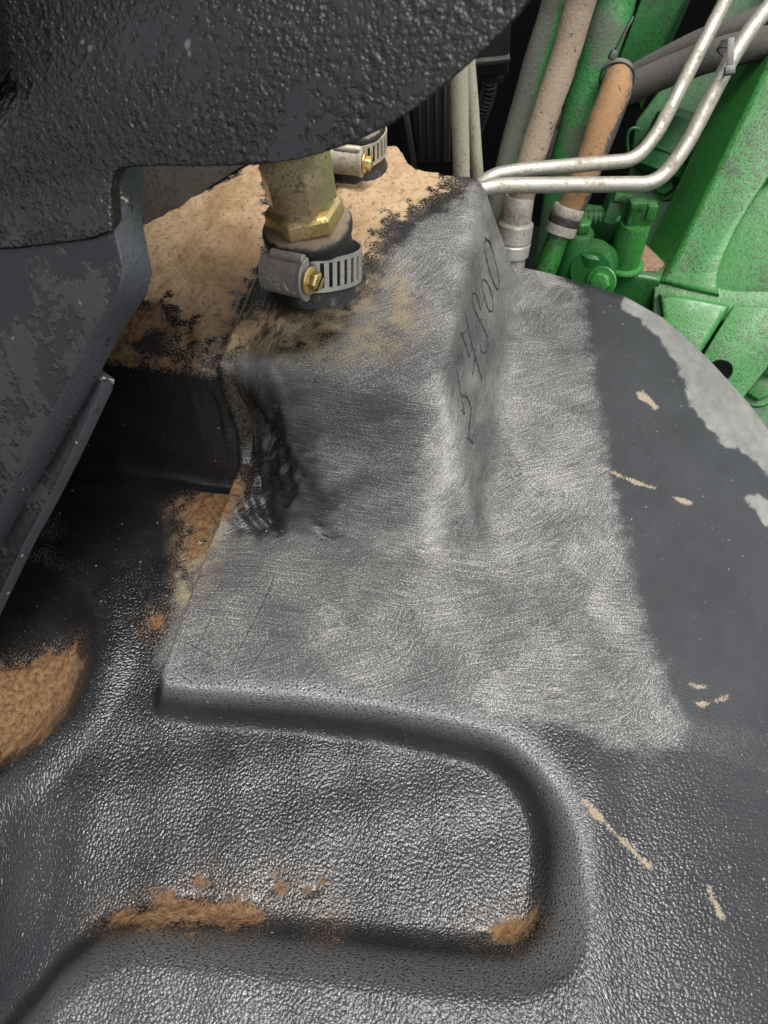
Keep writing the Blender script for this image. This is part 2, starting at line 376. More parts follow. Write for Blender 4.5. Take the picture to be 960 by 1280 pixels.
SCRAPE = [[(0.0741, 0.2659), (0.0845, 0.2641), (0.0958, 0.2617), (0.1058, 0.2603), (0.1048, 0.2583), (0.0939, 0.2589), (0.0831, 0.2610)],
  [(0.1139, 0.2572), (0.1212, 0.2579), (0.1267, 0.2564), (0.1219, 0.2538), (0.1165, 0.2548)],
  [(0.0939, 0.3303), (0.0990, 0.3340), (0.1038, 0.3289), (0.1096, 0.3222), (0.1055, 0.3182), (0.1007, 0.3238), (0.0953, 0.3254)],
  [(0.1163, 0.1491), (0.1218, 0.1493), (0.1282, 0.1522), (0.1263, 0.1478), (0.1200, 0.1462)],
  [(0.1181, 0.1394), (0.1268, 0.1424), (0.1375, 0.1484), (0.1347, 0.1437), (0.1242, 0.1387)],
  [(0.0675, 0.0846), (0.0701, 0.0857), (0.0790, 0.0781), (0.0966, 0.0667), (0.0991, 0.0631), (0.0946, 0.0645), (0.0825, 0.0733), (0.0716, 0.0796)],
  [(0.1012, 0.0653), (0.1051, 0.0655), (0.1037, 0.0623)],
  [(0.1191, 0.0638), (0.1224, 0.0639), (0.1276, 0.0529), (0.1248, 0.0518), (0.1207, 0.0583)]]
INK = [[(-0.0097, 0.3760), (-0.0060, 0.3832), (-0.0029, 0.3823), (0.0008, 0.3800), (0.0030, 0.3761), (0.0024, 0.3685), (-0.0005, 0.3644), (-0.0043, 0.3642), (-0.0078, 0.3668), (-0.0095, 0.3711), (-0.0079, 0.3805), (-0.0059, 0.3850)],
  [(-0.0109, 0.3548), (-0.0088, 0.3472), (-0.0059, 0.3402), (-0.0029, 0.3377), (-0.0005, 0.3387), (0.0012, 0.3459), (-0.0001, 0.3524), (-0.0032, 0.3534), (-0.0063, 0.3492), (-0.0071, 0.3427)],
  [(-0.0054, 0.3246), (-0.0081, 0.3267), (-0.0099, 0.3256), (-0.0108, 0.3195), (-0.0092, 0.3162), (-0.0060, 0.3174), (-0.0022, 0.3191), (0.0010, 0.3198), (0.0015, 0.3129), (-0.0001, 0.3047), (-0.0023, 0.3033), (-0.0039, 0.3106), (-0.0047, 0.3195)],
  [(-0.0125, 0.2986), (-0.0100, 0.2959), (-0.0076, 0.2925), (-0.0044, 0.2910), (-0.0015, 0.2887), (0.0011, 0.2870)],
  [(-0.0129, 0.2839), (-0.0095, 0.2833), (-0.0069, 0.2819)],
  [(-0.0123, 0.2840), (-0.0106, 0.2932)],
  [(-0.0045, 0.2960), (-0.0043, 0.2860), (-0.0040, 0.2773)],
  [(-0.0119, 0.2696), (-0.0123, 0.2619), (-0.0106, 0.2572), (-0.0081, 0.2529), (-0.0060, 0.2488), (-0.0050, 0.2462), (-0.0065, 0.2459)],
  [(-0.0069, 0.2543), (-0.0051, 0.2579), (-0.0029, 0.2577), (-0.0019, 0.2540), (-0.0016, 0.2452), (-0.0010, 0.2391)],
  [(-0.0020, 0.2374), (-0.0005, 0.2396), (0.0014, 0.2412)]]

# ------------------------------------------------------------------ tank material: black moulded plastic, sanded bare, soiled
def m_tank():
    t = NT('moulded_plastic')
    un = t.t.nodes.new('ShaderNodeUVMap'); un.uv_map = 'moulding'
    uv = un.outputs[0]
    n_lo = t.attr('n_lo'); n_mid = t.attr('n_mid')
    def n2(scale, detail=1, rough=0.6, vec=None):
        n = t.t.nodes.new('ShaderNodeTexNoise'); n.noise_dimensions = '2D'; t.put(n.inputs['Vector'], vec if vec is not None else uv)
        n.inputs['Scale'].default_value = scale; n.inputs['Detail'].default_value = detail; n.inputs['Roughness'].default_value = rough
        return n.outputs['Fac']
    n_hi = n2(1000, 1.5); n_xh = n2(2300, 0)
    def edge(name, lo, hi, a_mid=0.012, a_hi=0.004, a_lo=0.0):
        v = t.attr(name)
        v = t.math('ADD', v, t.math('MULTIPLY', t.math('SUBTRACT', n_mid, 0.5), a_mid))
        v = t.math('ADD', v, t.math('MULTIPLY', t.math('SUBTRACT', n_hi, 0.5), a_hi))
        if a_lo: v = t.math('ADD', v, t.math('MULTIPLY', t.math('SUBTRACT', n_lo, 0.5), a_lo))
        return t.step(v, lo, hi)
    # --- moulded leather grain
    vg = t.t.nodes.new('ShaderNodeTexVoronoi'); vg.voronoi_dimensions = '2D'; vg.feature = 'F1'; t.put(vg.inputs['Vector'], uv); vg.inputs['Scale'].default_value = 760
    grain = t.math('ADD', t.math('MULTIPLY', vg.outputs['Distance'], -0.8), t.math('MULTIPLY', n2(900, 1.5), 1.5))
    # --- sanding strokes: each patch of the pad has its own centre and direction
    wall = t.attr('wall_front'); side = t.attr('wall_side')
    q = t.sep(uv)
    def strokes(scale, seed, ax, ay, a0, spread, level=None):
        wv = t.vmath('ADD', t.vmath('ADD', uv, seed), t.comb(t.math('MULTIPLY', n_lo, 0.05), t.math('MULTIPLY', n_mid, 0.012), 0.0))
        n = t.t.nodes.new('ShaderNodeTexVoronoi'); n.voronoi_dimensions = '2D'; n.feature = 'F1'; t.put(n.inputs['Vector'], wv); n.inputs['Scale'].default_value = scale
        rnd = t.sep(n.outputs['Color'])
        ang = t.math('ADD', a0, t.math('MULTIPLY', t.math('SUBTRACT', rnd[0], 0.5), spread))
        off = t.math('ADD', 0.10, t.math('MULTIPLY', rnd[1], 0.35))
        p = t.sep(t.vmath('SUBTRACT', t.vmath('ADD', uv, seed), n.outputs['Position']))
        dx = t.math('SUBTRACT', p[0], t.math('MULTIPLY', t.math('COSINE', ang), off))
        dy = t.math('SUBTRACT', p[1], t.math('MULTIPLY', t.math('SINE', ang), off))
        r = t.math('SQRT', t.math('ADD', t.math('MULTIPLY', dx, dx), t.math('MULTIPLY', dy, dy)))
        a = t.math('ADD', t.math('MULTIPLY', r, ax), t.math('MULTIPLY', rnd[2], 90.0)); b = t.math('MULTIPLY', t.math('ARCTAN2', dy, dx), ay)
        if level:
            # level strokes on the upright front, strokes along the block on its side
            fw = t.math('GREATER_THAN', t.math('ADD', wall, t.math('MULTIPLY', t.math('SUBTRACT', n_mid, 0.5), 0.6)), 0.5)
            fs = t.math('GREATER_THAN', t.math('ADD', side, t.math('MULTIPLY', t.math('SUBTRACT', n_mid, 0.5), 0.6)), 0.5)
            a = t.mixf(fw, a, t.math('MULTIPLY', q[1], 1300.0)); b = t.mixf(fw, b, t.math('MULTIPLY', q[0], 70.0))
            a = t.mixf(fs, a, t.math('MULTIPLY', q[0], 1300.0)); b = t.mixf(fs, b, t.math('MULTIPLY', q[1], 70.0))
        return n2(1.0, 2, 0.65, t.comb(a, b, 0.0)), rnd[2]
    s1, b1 = strokes(24, (0.013, 0.021, 0.0), 1500.0, 16.0, 2.25, 1.5, True)
    s2, b2 = strokes(34, (0.31, 0.17, 0.0), 1900.0, 26.0, 1.2, 4.0)
    st = t.math('ADD', t.math('MULTIPLY', s1, 0.6), t.math('MULTIPLY', s2, 0.4))
    sand = edge('d_sand', -0.005, 0.005, 0.007, 0.009, 0.005)
    dark = edge('d_dark', -0.005, 0.005, 0.010, 0.008)
    sand = t.math('MULTIPLY', sand, t.math('SUBTRACT', 1.0, t.math('MULTIPLY', dark, 0.98)))
    patch = t.math('ADD', t.math('MULTIPLY', t.math('SUBTRACT', b1, 0.5), 0.09), t.math('MULTIPLY', t.math('SUBTRACT', n_lo, 0.5), 0.30))
    lum = t.math('ADD', t.math('MULTIPLY', t.math('SUBTRACT', st, 0.5), 1.0), t.math('MULTIPLY', t.math('SUBTRACT', n_xh, 0.5), 0.85))
    lum = t.math('ADD', lum, t.math('MULTIPLY', t.math('SUBTRACT', n_hi, 0.5), 0.65))
    lum = t.math('ADD', t.math('ADD', lum, patch), t.attr('w_pale'))
    cs = t.t.nodes.new('ShaderNodeValToRGB'); t.put(cs.inputs[0], lum)
    e = cs.color_ramp.elements; e[0].position = 0.08; e[0].color = (0.020, 0.020, 0.021, 1); e[1].position = 1.0; e[1].color = (0.36, 0.355, 0.34, 1)
    k = cs.color_ramp.elements.new(0.5); k.color = (0.064, 0.0635, 0.062, 1)
    # --- bare plastic: near black, thin film of dust in the grain, pale specks
    film = t.math('MULTIPLY', t.step(t.math('ADD', n_lo, t.math('MULTIPLY', t.math('SUBTRACT', n_hi, 0.5), 0.8)), 0.42, 0.8), 0.30)
    pl = t.mix(film, (0.006, 0.0063, 0.0072), (0.022, 0.0215, 0.0205))
    pl = t.mix(t.math('MULTIPLY', t.attr('w_film_sheen'), t.remap(n_mid, 0.2, 0.8, 0.8, 1.0)), pl, t.mix(n_lo, (0.018, 0.0195, 0.0215), (0.027, 0.029, 0.032)))  # blue-grey on the right: dust film plus sky sheen put into the colour
    speck = t.step(n2(430, 0), 0.895, 0.92)
    pl = t.mix(t.math('MULTIPLY', speck, 0.6), pl, (0.20, 0.185, 0.16))
    worn = t.math('MULTIPLY', t.attr('w_worn'), t.step(t.math('ADD', n_hi, t.math('MULTIPLY', grain, 0.5)), 0.40, 0.72))
    pl = t.mix(t.math('MULTIPLY', worn, 0.6), pl, (0.15, 0.15, 0.15))
    c = t.mix(sand, pl, cs.outputs[0])
    ds = t.math('MULTIPLY', dark, t.step(st, 0.54, 0.66))
    c = t.mix(t.math('MULTIPLY', ds, 0.35), c, (0.07, 0.07, 0.07))
    # dry sand grains caught at the edges of the soil
    halo = t.math('MULTIPLY', t.step(t.attr('d_mud'), -0.016, 0.002), t.step(t.math('ADD', n_hi, t.math('MULTIPLY', n_mid, 0.3)), 0.66, 0.76))
    c = t.mix(t.math('MULTIPLY', halo, 0.9), c, (0.26, 0.19, 0.11))
    grit = t.math('MULTIPLY', t.step(t.attr('d_grit'), -0.010, 0.008), t.step(t.math('ADD', n_xh, t.math('MULTIPLY', t.math('SUBTRACT', n_mid, 0.5), 0.6)), 0.50, 0.62))
    c = t.mix(t.math('MULTIPLY', grit, 0.75), c, (0.26, 0.20, 0.115))
    mud = edge('d_mud', -0.0030, 0.0030, 0.022, 0.013)
    pn = n2(330, 2)
    pit = t.step(pn, 0.60, 0.68)
    mc = t.mix(t.remap(n_lo, 0.3, 0.7, 0, 1), (0.205, 0.135, 0.073), (0.30, 0.21, 0.125))
    mc = t.mix(t.math('MULTIPLY', pit, 0.55), mc, (0.085, 0.05, 0.024))
    c = t.mix(mud, c, mc)
    clay = edge('d_clay', -0.0022, 0.0030, 0.013, 0.010)
    cc = t.mix(t.remap(pn, 0.3, 0.7, 0, 1), (0.132, 0.074, 0.034), (0.050, 0.026, 0.012))
    c = t.mix(clay, c, cc)
    ch = t.math('MULTIPLY', t.step(t.attr('d_clay'), -0.012, 0.0), t.step(n_hi, 0.56, 0.64))
    c = t.mix(t.math('MULTIPLY', ch, 0.6), c, (0.15, 0.085, 0.04))
    dust = t.math('MULTIPLY', edge('d_dust', -0.0012, 0.0018, 0.005, 0.0030), t.remap(n_lo, 0.25, 0.75, 0.75, 1.0))
    dc = t.mix(n_mid, (0.120, 0.119, 0.112), (0.180, 0.178, 0.168))
    dc = t.mix(t.math('MULTIPLY', t.step(n_hi, 0.64, 0.70), 0.6), dc, (0.12, 0.115, 0.105))
    c = t.mix(dust, c, dc)
    scr = t.math('MULTIPLY', edge('d_scrape', -0.0002, 0.0010, 0.0024, 0.0030), 0.8)
    c = t.mix(scr, c, t.mix(n_hi, (0.12, 0.09, 0.055), (0.36, 0.30, 0.22)))
    soft = t.math('MAXIMUM', t.math('MAXIMUM', mud, clay), t.math('MAXIMUM', t.math('MULTIPLY', dust, 0.9), scr))
    r = t.mixf(sand, t.remap(n_mid, 0.3, 0.7, 0.17, 0.26), t.remap(st, 0.3, 0.7, 0.62, 0.5))
    r = t.mixf(dark, r, 0.24)
    r = t.mixf(t.math('MULTIPLY', t.attr('w_film_sheen'), t.math('SUBTRACT', 1.0, sand)), r, 0.42)
    r = t.mixf(soft, r, 0.95)
    # --- relief, one height in millimetres
    a_sand = t.step(t.attr('d_sand'), -0.002, 0.004); a_mud = t.step(t.math('MAXIMUM', t.attr('d_mud'), t.attr('d_clay')), -0.002, 0.002)
    gh = t.math('MULTIPLY', t.math('MULTIPLY', grain, t.math('SUBTRACT', 0.25, t.math('MULTIPLY', a_sand, 0.13))), t.attr('w_grain'))
    gh = t.math('MULTIPLY', gh, t.math('SUBTRACT', 1.0, a_mud))
    hh = t.math('ADD', gh, t.math('MULTIPLY', t.math('MULTIPLY', s1, a_sand), 0.30))
    hh = t.math('ADD', hh, t.math('MULTIPLY', t.math('MULTIPLY', pn, a_mud), -0.8))
    return t.set(c, r, 0.0, t.bump(hh, 0.001, 1.0), t.mixf(t.math('MAXIMUM', sand, soft), t.mixf(t.attr('w_film_sheen'), 0.50, 0.34), 0.22))

# ------------------------------------------------------------------ tank
tank = tag(empty('fuel_tank', (0, 0.2, -0.2)), 'black moulded plastic tank with sanded grey block, slot recess and tan soil on top', 'tank')
STEP = 0.00105
gu = np.arange(-0.34, 0.30, STEP); gv = np.arange(-0.09, 0.475, STEP)
U, V = np.meshgrid(gu, gv)
Z = H(U, V)
# the corner of the block is ground out: its upright front is pushed in under the lip
hol = np.exp(-((U + 0.1135 - 0.006 * np.sin(Z * 80)) / 0.0190) ** 2 - ((Z - 0.026) / 0.020) ** 2) * (V > 0.20) * sm(V, 0.2365, 0.2350) * sm(Z, 0.060, 0.050)
hol = hol * (0.80 + 0.28 * np.sin(U * 420 + Z * 260) * np.sin(Z * 190 + 1) + 0.12 * np.sin(U * 900 - Z * 500))
X, Y = to_xy(U + 0.004 * hol, V + 0.021 * hol)
nu, nv = len(gu), len(gv)
idx = np.arange(nu * nv).reshape(nv, nu)
quads = np.stack([idx[:-1, :-1], idx[:-1, 1:], idx[1:, 1:], idx[1:, :-1]], -1).reshape(-1, 4)
me = bpy.data.meshes.new('body')
me.vertices.add(nu * nv); me.vertices.foreach_set('co', np.stack([X, Y, Z], -1).reshape(-1).astype(np.float32))
me.loops.add(quads.size); me.loops.foreach_set('vertex_index', quads.reshape(-1).astype(np.int32))
me.polygons.add(len(quads)); me.polygons.foreach_set('loop_start', np.arange(0, quads.size, 4, dtype=np.int32))
me.update(calc_edges=True); me.shade_smooth()
def put_attr(name, arr):
    a = me.attributes.new(name, 'FLOAT', 'POINT'); a.data.foreach_set('value', np.ascontiguousarray(arr.reshape(-1), dtype=np.float32))
rng = np.random.default_rng(7)
def vnoise(px, py, octaves=3, rough=0.55):
    """smooth value noise in 0..1"""
    tot = np.zeros(px.shape); amp, norm = 1.0, 0.0
    for _ in range(octaves):
        tb = rng.random((256, 256)); xi = np.floor(px).astype(int); yi = np.floor(py).astype(int)
        fx = px - xi; fy = py - yi; fx = fx * fx * (3 - 2 * fx); fy = fy * fy * (3 - 2 * fy)
        g = lambda a, b: tb[(xi + a) % 256, (yi + b) % 256]
        tot += amp * ((g(0, 0) * (1 - fx) + g(1, 0) * fx) * (1 - fy) + (g(0, 1) * (1 - fx) + g(1, 1) * fx) * fy)
        norm += amp; amp *= rough; px = px * 2.03 + 17; py = py * 2.03 + 5
    return np.clip((tot / norm - 0.5) * 1.25 + 0.5, 0, 1)
sgn = 1 - 2 * sm(V, 0.09, 0.03) * sm(U, 0.10, 0.05) * sm(U, -0.20, -0.16)
sgu = np.maximum(sm(U, -0.095, -0.115), sm(V, 0.135, 0.115)) * 2 - 1
MU, MV = U + Z * sgu, V + (Z + 0.0165) * sgn                           # moulding coordinates: unstretched on the drafted walls
ul = me.uv_layers.new(name='moulding')
ul.data.foreach_set('uv', np.stack([MU, MV], -1).reshape(-1, 2)[quads.reshape(-1)].reshape(-1).astype(np.float32))
put_attr('n_lo', vnoise(MU * 38 + 40, MV * 38 + 40)); put_attr('n_mid', vnoise(MU * 190 + 90, MV * 190 + 90))
def union(polys):
    d = np.full(U.shape, -0.05)
    for p in polys:
        us = [a for a, _ in p]; vs = [b for _, b in p]; m = 0.03
        i0, i1 = np.searchsorted(gu, [min(us) - m, max(us) + m]); j0, j1 = np.searchsorted(gv, [min(vs) - m, max(vs) + m])
        s_ = (slice(j0, j1), slice(i0, i1))
        if i1 > i0 and j1 > j0: d[s_] = np.maximum(d[s_], sdf(U[s_], V[s_], p))
    return d
# the ground-out corner: the block's upright front near its left edge, fading to the right
gd = np.minimum.reduce([(0.0665 - Z) * 0.6, (-0.074 - U + 0.010 * np.sin(Z * 75 + 0.6)) * 0.6, (V - 0.1865 - 0.25 * (U + 0.1) + 0.0 * U), U + 0.15, (0.240 - V) * 2])
gd = np.where(U < -0.1315, -0.05, gd)
upright = sm(Z, 0.060, 0.050) * (U < -0.126) * (V > 0.222)                       # no soil clings to the upright shoulder
for nm, ps in (('d_sand', SAND), ('d_dark', DARK), ('d_mud', MUD), ('d_clay', CLAY), ('d_dust', DUST), ('d_scrape', SCRAPE), ('d_grit', GRIT)):
    if nm in ('d_clay', 'd_mud'):        # the soil lies on the plastic as a crust
        Z = Z + sm(union(ps) - 0.03 * upright, -0.0005, 0.007) * (0.0004 + 0.0032 * vnoise(MU * 130 + 11, MV * 130 + 31) ** 2)
    put_attr(nm, (np.maximum(union(ps), gd) if nm == 'd_dark' else union(ps)) - (0.03 * upright if nm in ('d_clay', 'd_mud', 'd_grit') else 0))
blockz = sm(Z, 0.004, 0.012) * sm(Z, 0.074, 0.068)
put_attr('wall_front', blockz * sm(V, 0.240, 0.232) * sm(U, -0.006, -0.02))
put_attr('wall_side', blockz * sm(U, -0.022, -0.012) * sm(U, 0.03, 0.02))
pale = 0.42 + 0.06 * sm(U, -0.05, -0.01) + 0.10 * sm(Z, 0.066, 0.074) - 0.03 * blockz - 0.03 * sm(V, 0.186, 0.2) * sm(V, 0.238, 0.228) * sm(U, -0.018, -0.035)
pale = pale - 0.05 * sm(U, -0.05, -0.1) * sm(V, 0.19, 0.17) + 0.14 * np.exp(-((U + 0.012) / 0.010) ** 2) * sm(V, 0.18, 0.2) * sm(V, 0.25, 0.23)
wob = 0.006 * (vnoise(MU * 120 + 7, MV * 120 + 3) - 0.5) * 2
seam = np.exp(-((U + 0.0135 + wob) / 0.0045) ** 2) * sm(V, 0.185, 0.2) * sm(V, 0.25, 0.238) + 0.8 * np.exp(-((V - 0.1945 + wob) / 0.004) ** 2) * sm(U, -0.06, -0.03) * sm(U, 0.016, 0.006)
pale = pale + 0.22 * np.clip(seam, 0, 1) * vnoise(MU * 260 + 50, MV * 260 + 20)
put_attr('w_film_sheen', sm(U, 0.045, 0.075) * sm(V, 0.06, 0.16) * 0.9)
put_attr('w_pale', pale)
dd = sdf(U, V, DECK)
put_attr('w_worn', sm(V, 0.21, 0.17) * sm(dd, -0.003, 0.004) * sm(dd, 0.016, 0.007) * (1 - 0.4 * sm(V, 0.03, 0.015)) + 0.25 * sm(V, 0.02, -0.02) * sm(dd, 0.0, 0.01))
put_attr('w_grain', 0.55 + 0.45 * sm(V, 0.26, 0.12) - 0.45 * sm(U, 0.05, 0.09) * sm(V, 0.05, 0.16))
me.vertices.foreach_set('co', np.stack([X, Y, Z], -1).reshape(-1).astype(np.float32)); me.update()
link('body', me, m_tank(), tank)

# writing cut into the block's side by hand
bm = bmesh.new()
for s_ in INK:
    pts = []
    for u_, v_ in s_:
        x_, y_ = to_xy(u_, v_); pts.append(Vector((x_, y_, float(H(u_, v_)) + 0.0003)))
    pp, _ = spline(pts, 5)
    for p_ in pp:
        u_, v_ = to_uv(p_.x, p_.y); p_.z = float(H(u_, v_)) + 0.0003
    sweep(bm, pp, [0.00046 + 0.00012 * math.sin(i * 1.7) for i in range(len(pp))], 6)
t_ = NT('black_marker'); mk = t_.set(t_.mix(t_.step(t_.noise(700, 2), 0.45, 0.6), (0.006, 0.006, 0.007), (0.035, 0.035, 0.035)), 0.6)
tag(finish('handwriting', bm, mk, tank), 'handwritten dark digits 7860 running up the sanded side of the block')
# long knife scratches in the sanded deck
bm = bmesh.new()
for (a, b) in (((-0.0862, 0.166), (-0.0925, 0.115)), ((-0.079, 0.137), (-0.0835, 0.115)), ((-0.110, 0.140), (-0.1125, 0.118)), ((-0.118, 0.1225), (-0.099, 0.117))):
    pts = []
    for k in range(12):
        f = k / 11; u_ = a[0] + (b[0] - a[0]) * f + 0.0004 * math.sin(5 * f); v_ = a[1] + (b[1] - a[1]) * f
        x_, y_ = to_xy(u_, v_); pts.append((x_, y_, float(H(u_, v_))))
    sweep(bm, pts, [0.0002] * 12, 5)
finish('scratch', bm, mk, tank)

# ------------------------------------------------------------------ materials of the fittings and the engine bay
M_BRASS = m_metal('dirty_brass', (0.62, 0.50, 0.29), (0.33, 0.26, 0.16), 0.5, 0.30, 0.92, (0.035, 0.022, 0.01), 0.65, 600)
M_BRASS2 = m_metal('yellow_brass', (0.55, 0.41, 0.17), (0.30, 0.22, 0.12), 0.6, 0.32, 0.85, (0.04, 0.026, 0.01), 0.5, 380)
M_STEEL = m_metal('clamp_steel', (0.4216, 0.4148, 0.3944), (0.272, 0.2448, 0.1972), 0.55, 0.36, 0.75, (0.0408, 0.034, 0.0272), 0.25, 600)
M_HOUSING = m_metal('dusty_steel', (0.2856, 0.272, 0.2516), (0.2244, 0.1938, 0.1496), 0.9, 0.5, 0.5, (0.034, 0.0272, 0.0204), 0.4, 500)
M_TUBE = m_metal('galvanised_tube', (0.34, 0.325, 0.28), (0.17, 0.155, 0.115), 0.75, 0.34, 0.7, (0.05, 0.04, 0.025), 0.35, 500)
M_STEELD = m_metal('dust_caked_steel', (0.36, 0.33, 0.27), (0.29, 0.22, 0.14), 0.95, 0.5, 0.4, (0.05, 0.035, 0.02), 0.5, 500)
M_TUBE2 = m_metal('olive_tube', (0.2856, 0.2788, 0.2108), (0.2448, 0.2244, 0.1564), 0.9, 0.5, 0.2, (0.068, 0.0544, 0.034), 0.4, 500)
M_FERRULE = m_metal('ferrule_steel', (0.3808, 0.3672, 0.3332), (0.2584, 0.2312, 0.1768), 0.8, 0.4, 0.5, (0.0544, 0.0408, 0.0272), 0.4, 450)
M_GREEN = m_paint('green_paint', (0.023, 0.150, 0.026), 0.9, 0.5, (0.013, 0.016, 0.010), 0.36, 0.05, (0.14, 0.17, 0.07), 760)
M_GREEN_SHADED = m_paint('green_paint_shaded', (0.011, 0.095, 0.018), 0.6, 0.55, (0.010, 0.0115, 0.007), 0.42, 0.10, (0.11, 0.11, 0.06), 480)  # darker copy of the green, with shade put into its colour
M_BLACKPL = m_paint('dusty_black_plastic', (0.01496, 0.01496, 0.01564), 0.3, 0.2, (0.0068, 0.0068, 0.0068), 0.5, 0.45, (0.0816, 0.0748, 0.0646), 700)
M_GREYPL = m_paint('weathered_grey', (0.0578, 0.05576, 0.05304), 0.8, 0.5, (0.0204, 0.01904, 0.017), 0.7, 0.3, (0.136, 0.1156, 0.0884), 500)
M_DARK = m_paint('shade_black', (0.004, 0.004, 0.004), 0.2, 0.4, (0.003, 0.003, 0.003), 0.85, spec=0.05)  # flat black: the shade of the bay gaps is put into the colour
M_TIE = m_paint('cable_tie_plastic', (0.0374, 0.0374, 0.03876), 0.2, 0.3, (0.0136, 0.0136, 0.0136), 0.45, 0.5, (0.17, 0.1632, 0.1496))
M_SOIL = m_hose('soil', (0.068, 0.0374, 0.0204), (0.1836, 0.1156, 0.068), 0.7, 0, 0.95, 60)

def m_rubber():
    t = NT('dusty_rubber')
    n = t.noise(180, 3, 0.6); f = t.noise(900, 2, 0.6)
    d = t.math('MULTIPLY', t.step(t.math('ADD', t.up(), t.math('MULTIPLY', t.math('SUBTRACT', n, 0.5), 1.4)), 0.35, 0.95), 0.85)
    c = t.mix(d, (0.01224, 0.01224, 0.01224), t.mix(f, (0.1768, 0.1292, 0.0816), (0.272, 0.2108, 0.136)))
    return t.set(c, t.mixf(d, 0.45, 0.95), 0, t.bump(t.math('ADD', f, n), 0.0006, 0.6))
M_RUBBER = m_rubber()

def m_cast():
    """painted casting, oily black: matt dusty skin with glossy wet spots"""
    t = NT('oily_black_casting')
    a = t.noise(42, 4, 0.6); b = t.noise(400, 2, 0.55); f = t.noise(800, 2, 0.6)
    wet = t.step(t.math('ADD', a, t.math('MULTIPLY', t.math('SUBTRACT', b, 0.5), 0.7)), 0.53, 0.60)
    c = t.mix(wet, t.mix(f, (0.004, 0.0038, 0.0038), (0.010, 0.0096, 0.0094)), (0.002, 0.002, 0.0023))
    c = t.mix(t.math('MULTIPLY', t.step(t.noise(170, 1, 0.5), 0.76, 0.79), 0.6), c, (0.09, 0.085, 0.08))
    h = t.math('ADD', t.math('MULTIPLY', b, 1.2), t.math('MULTIPLY', f, 0.35))
    return t.set(c, t.mixf(wet, 0.34, 0.12), 0, t.bump(h, 0.0009, t.mixf(wet, 0.9, 0.35)), t.mixf(wet, 0.28, 0.5))
M_CAST = m_cast()
def m_plate():
    t = NT('worn_black_paint')
    a = t.noise(60, 4, 0.62); b = t.noise(300, 3, 0.62); w_ = t.noise(38, 5, 0.66)
    d = t.step(t.math('ADD', w_, t.math('MULTIPLY', t.math('SUBTRACT', b, 0.5), 0.35)), 0.50, 0.58)
    c = t.mix(d, (0.004, 0.0042, 0.0048), (0.013, 0.0126, 0.0124))
    c = t.mix(t.math('MULTIPLY', t.step(t.noise(230, 1, 0.5), 0.77, 0.80), 0.5), c, (0.16, 0.155, 0.135))
    return t.set(c, t.mixf(d, 0.26, 0.55), 0, t.bump(t.math('ADD', d, b), 0.0004, 0.5), 0.35)
M_PLATE = m_plate()
def m_edge():
    t = NT('worn_lit_plate_edge')
    w_ = t.noise(120, 5, 0.66); b = t.noise(420, 3, 0.6)
    d = t.step(t.math('ADD', w_, t.math('MULTIPLY', t.math('SUBTRACT', b, 0.5), 0.3)), 0.60, 0.68)
    c = t.mix(d, (0.034, 0.0365, 0.042), (0.009, 0.0095, 0.011))  # lighter grey than the plate: light on the edge put into the colour
    c = t.mix(t.math('MULTIPLY', t.step(t.noise(120, 3, 0.6), 0.68, 0.72), 0.8), c, (0.36, 0.35, 0.25))
    return t.set(c, 0.42, 0, t.bump(t.math('ADD', d, b), 0.0009, 0.5))
M_EDGE = m_edge()

# ------------------------------------------------------------------ brass fittings with rubber collars, each held by a hose clamp
def make_fitting(axis_xy, z0, s, label, group, hexrot, nutrot, tall=0.105, tilt=-5.0):
    x, y = axis_xy
    root = tag(empty('pipe_fitting', (x, y, z0)), label, 'fitting', group)
    B = Vector((x, y, z0))
    bm = bmesh.new()
    prof = [(0.0250, -0.003), (0.0238, 0.001), (0.0216, 0.006), (0.0206, 0.010), (0.0204, 0.0245), (0.0206, 0.0260), (0.0216, 0.0270), (0.0220, 0.0295), (0.0217, 0.0325), (0.0203, 0.0341), (0.012, 0.0347)]
    root.rotation_euler = (0, math.radians(tilt), 0); tm_ = Matrix.Translation(B) @ Matrix.Rotation(math.radians(tilt), 4, 'Y') @ Matrix.Translation(-B)
    lathe(bm, [(r * s, h * s) for r, h in prof], B, seg=64)
    for v in bm.verts:
        a = math.atan2(v.co.y - y, v.co.x - x); v.co.z += 0.0006 * s * math.sin(3 * a + 1) ; v.co.x += 0.0004 * s * math.sin(5 * a); v.co.y += 0.0004 * s * math.cos(4 * a)
    bm.transform(tm_); finish('rubber_collar', bm, M_RUBBER, root, angle=60)
    def hexa(name, r, h0, h1, rot, mat, ch=0.0016):
        b_ = bmesh.new(); lathe(b_, [((r - ch * 1.4) * s, h0 * s), (r * s, (h0 + ch) * s), (r * s, (h1 - ch) * s), ((r - ch * 1.4) * s, h1 * s)], B, poly=6, rot=rot)
        bmesh.ops.bevel(b_, geom=[e for e in b_.edges], offset=0.00035, segments=2, profile=0.5, affect='EDGES')
        b_.transform(tm_); return finish(name, b_, mat, root, angle=25)
    hexa('hex_nut', 0.0190, 0.0341, 0.0437, nutrot, M_BRASS2)
    bm = bmesh.new(); lathe(bm, [(0.0145 * s, 0.042 * s), (0.0145 * s, 0.050 * s)], B, seg=32); bm.transform(tm_); finish('thread', bm, M_BRASS, root)
    hexa('hex_body', 0.0174, 0.0457, tall, hexrot, M_BRASS)
    return root, B
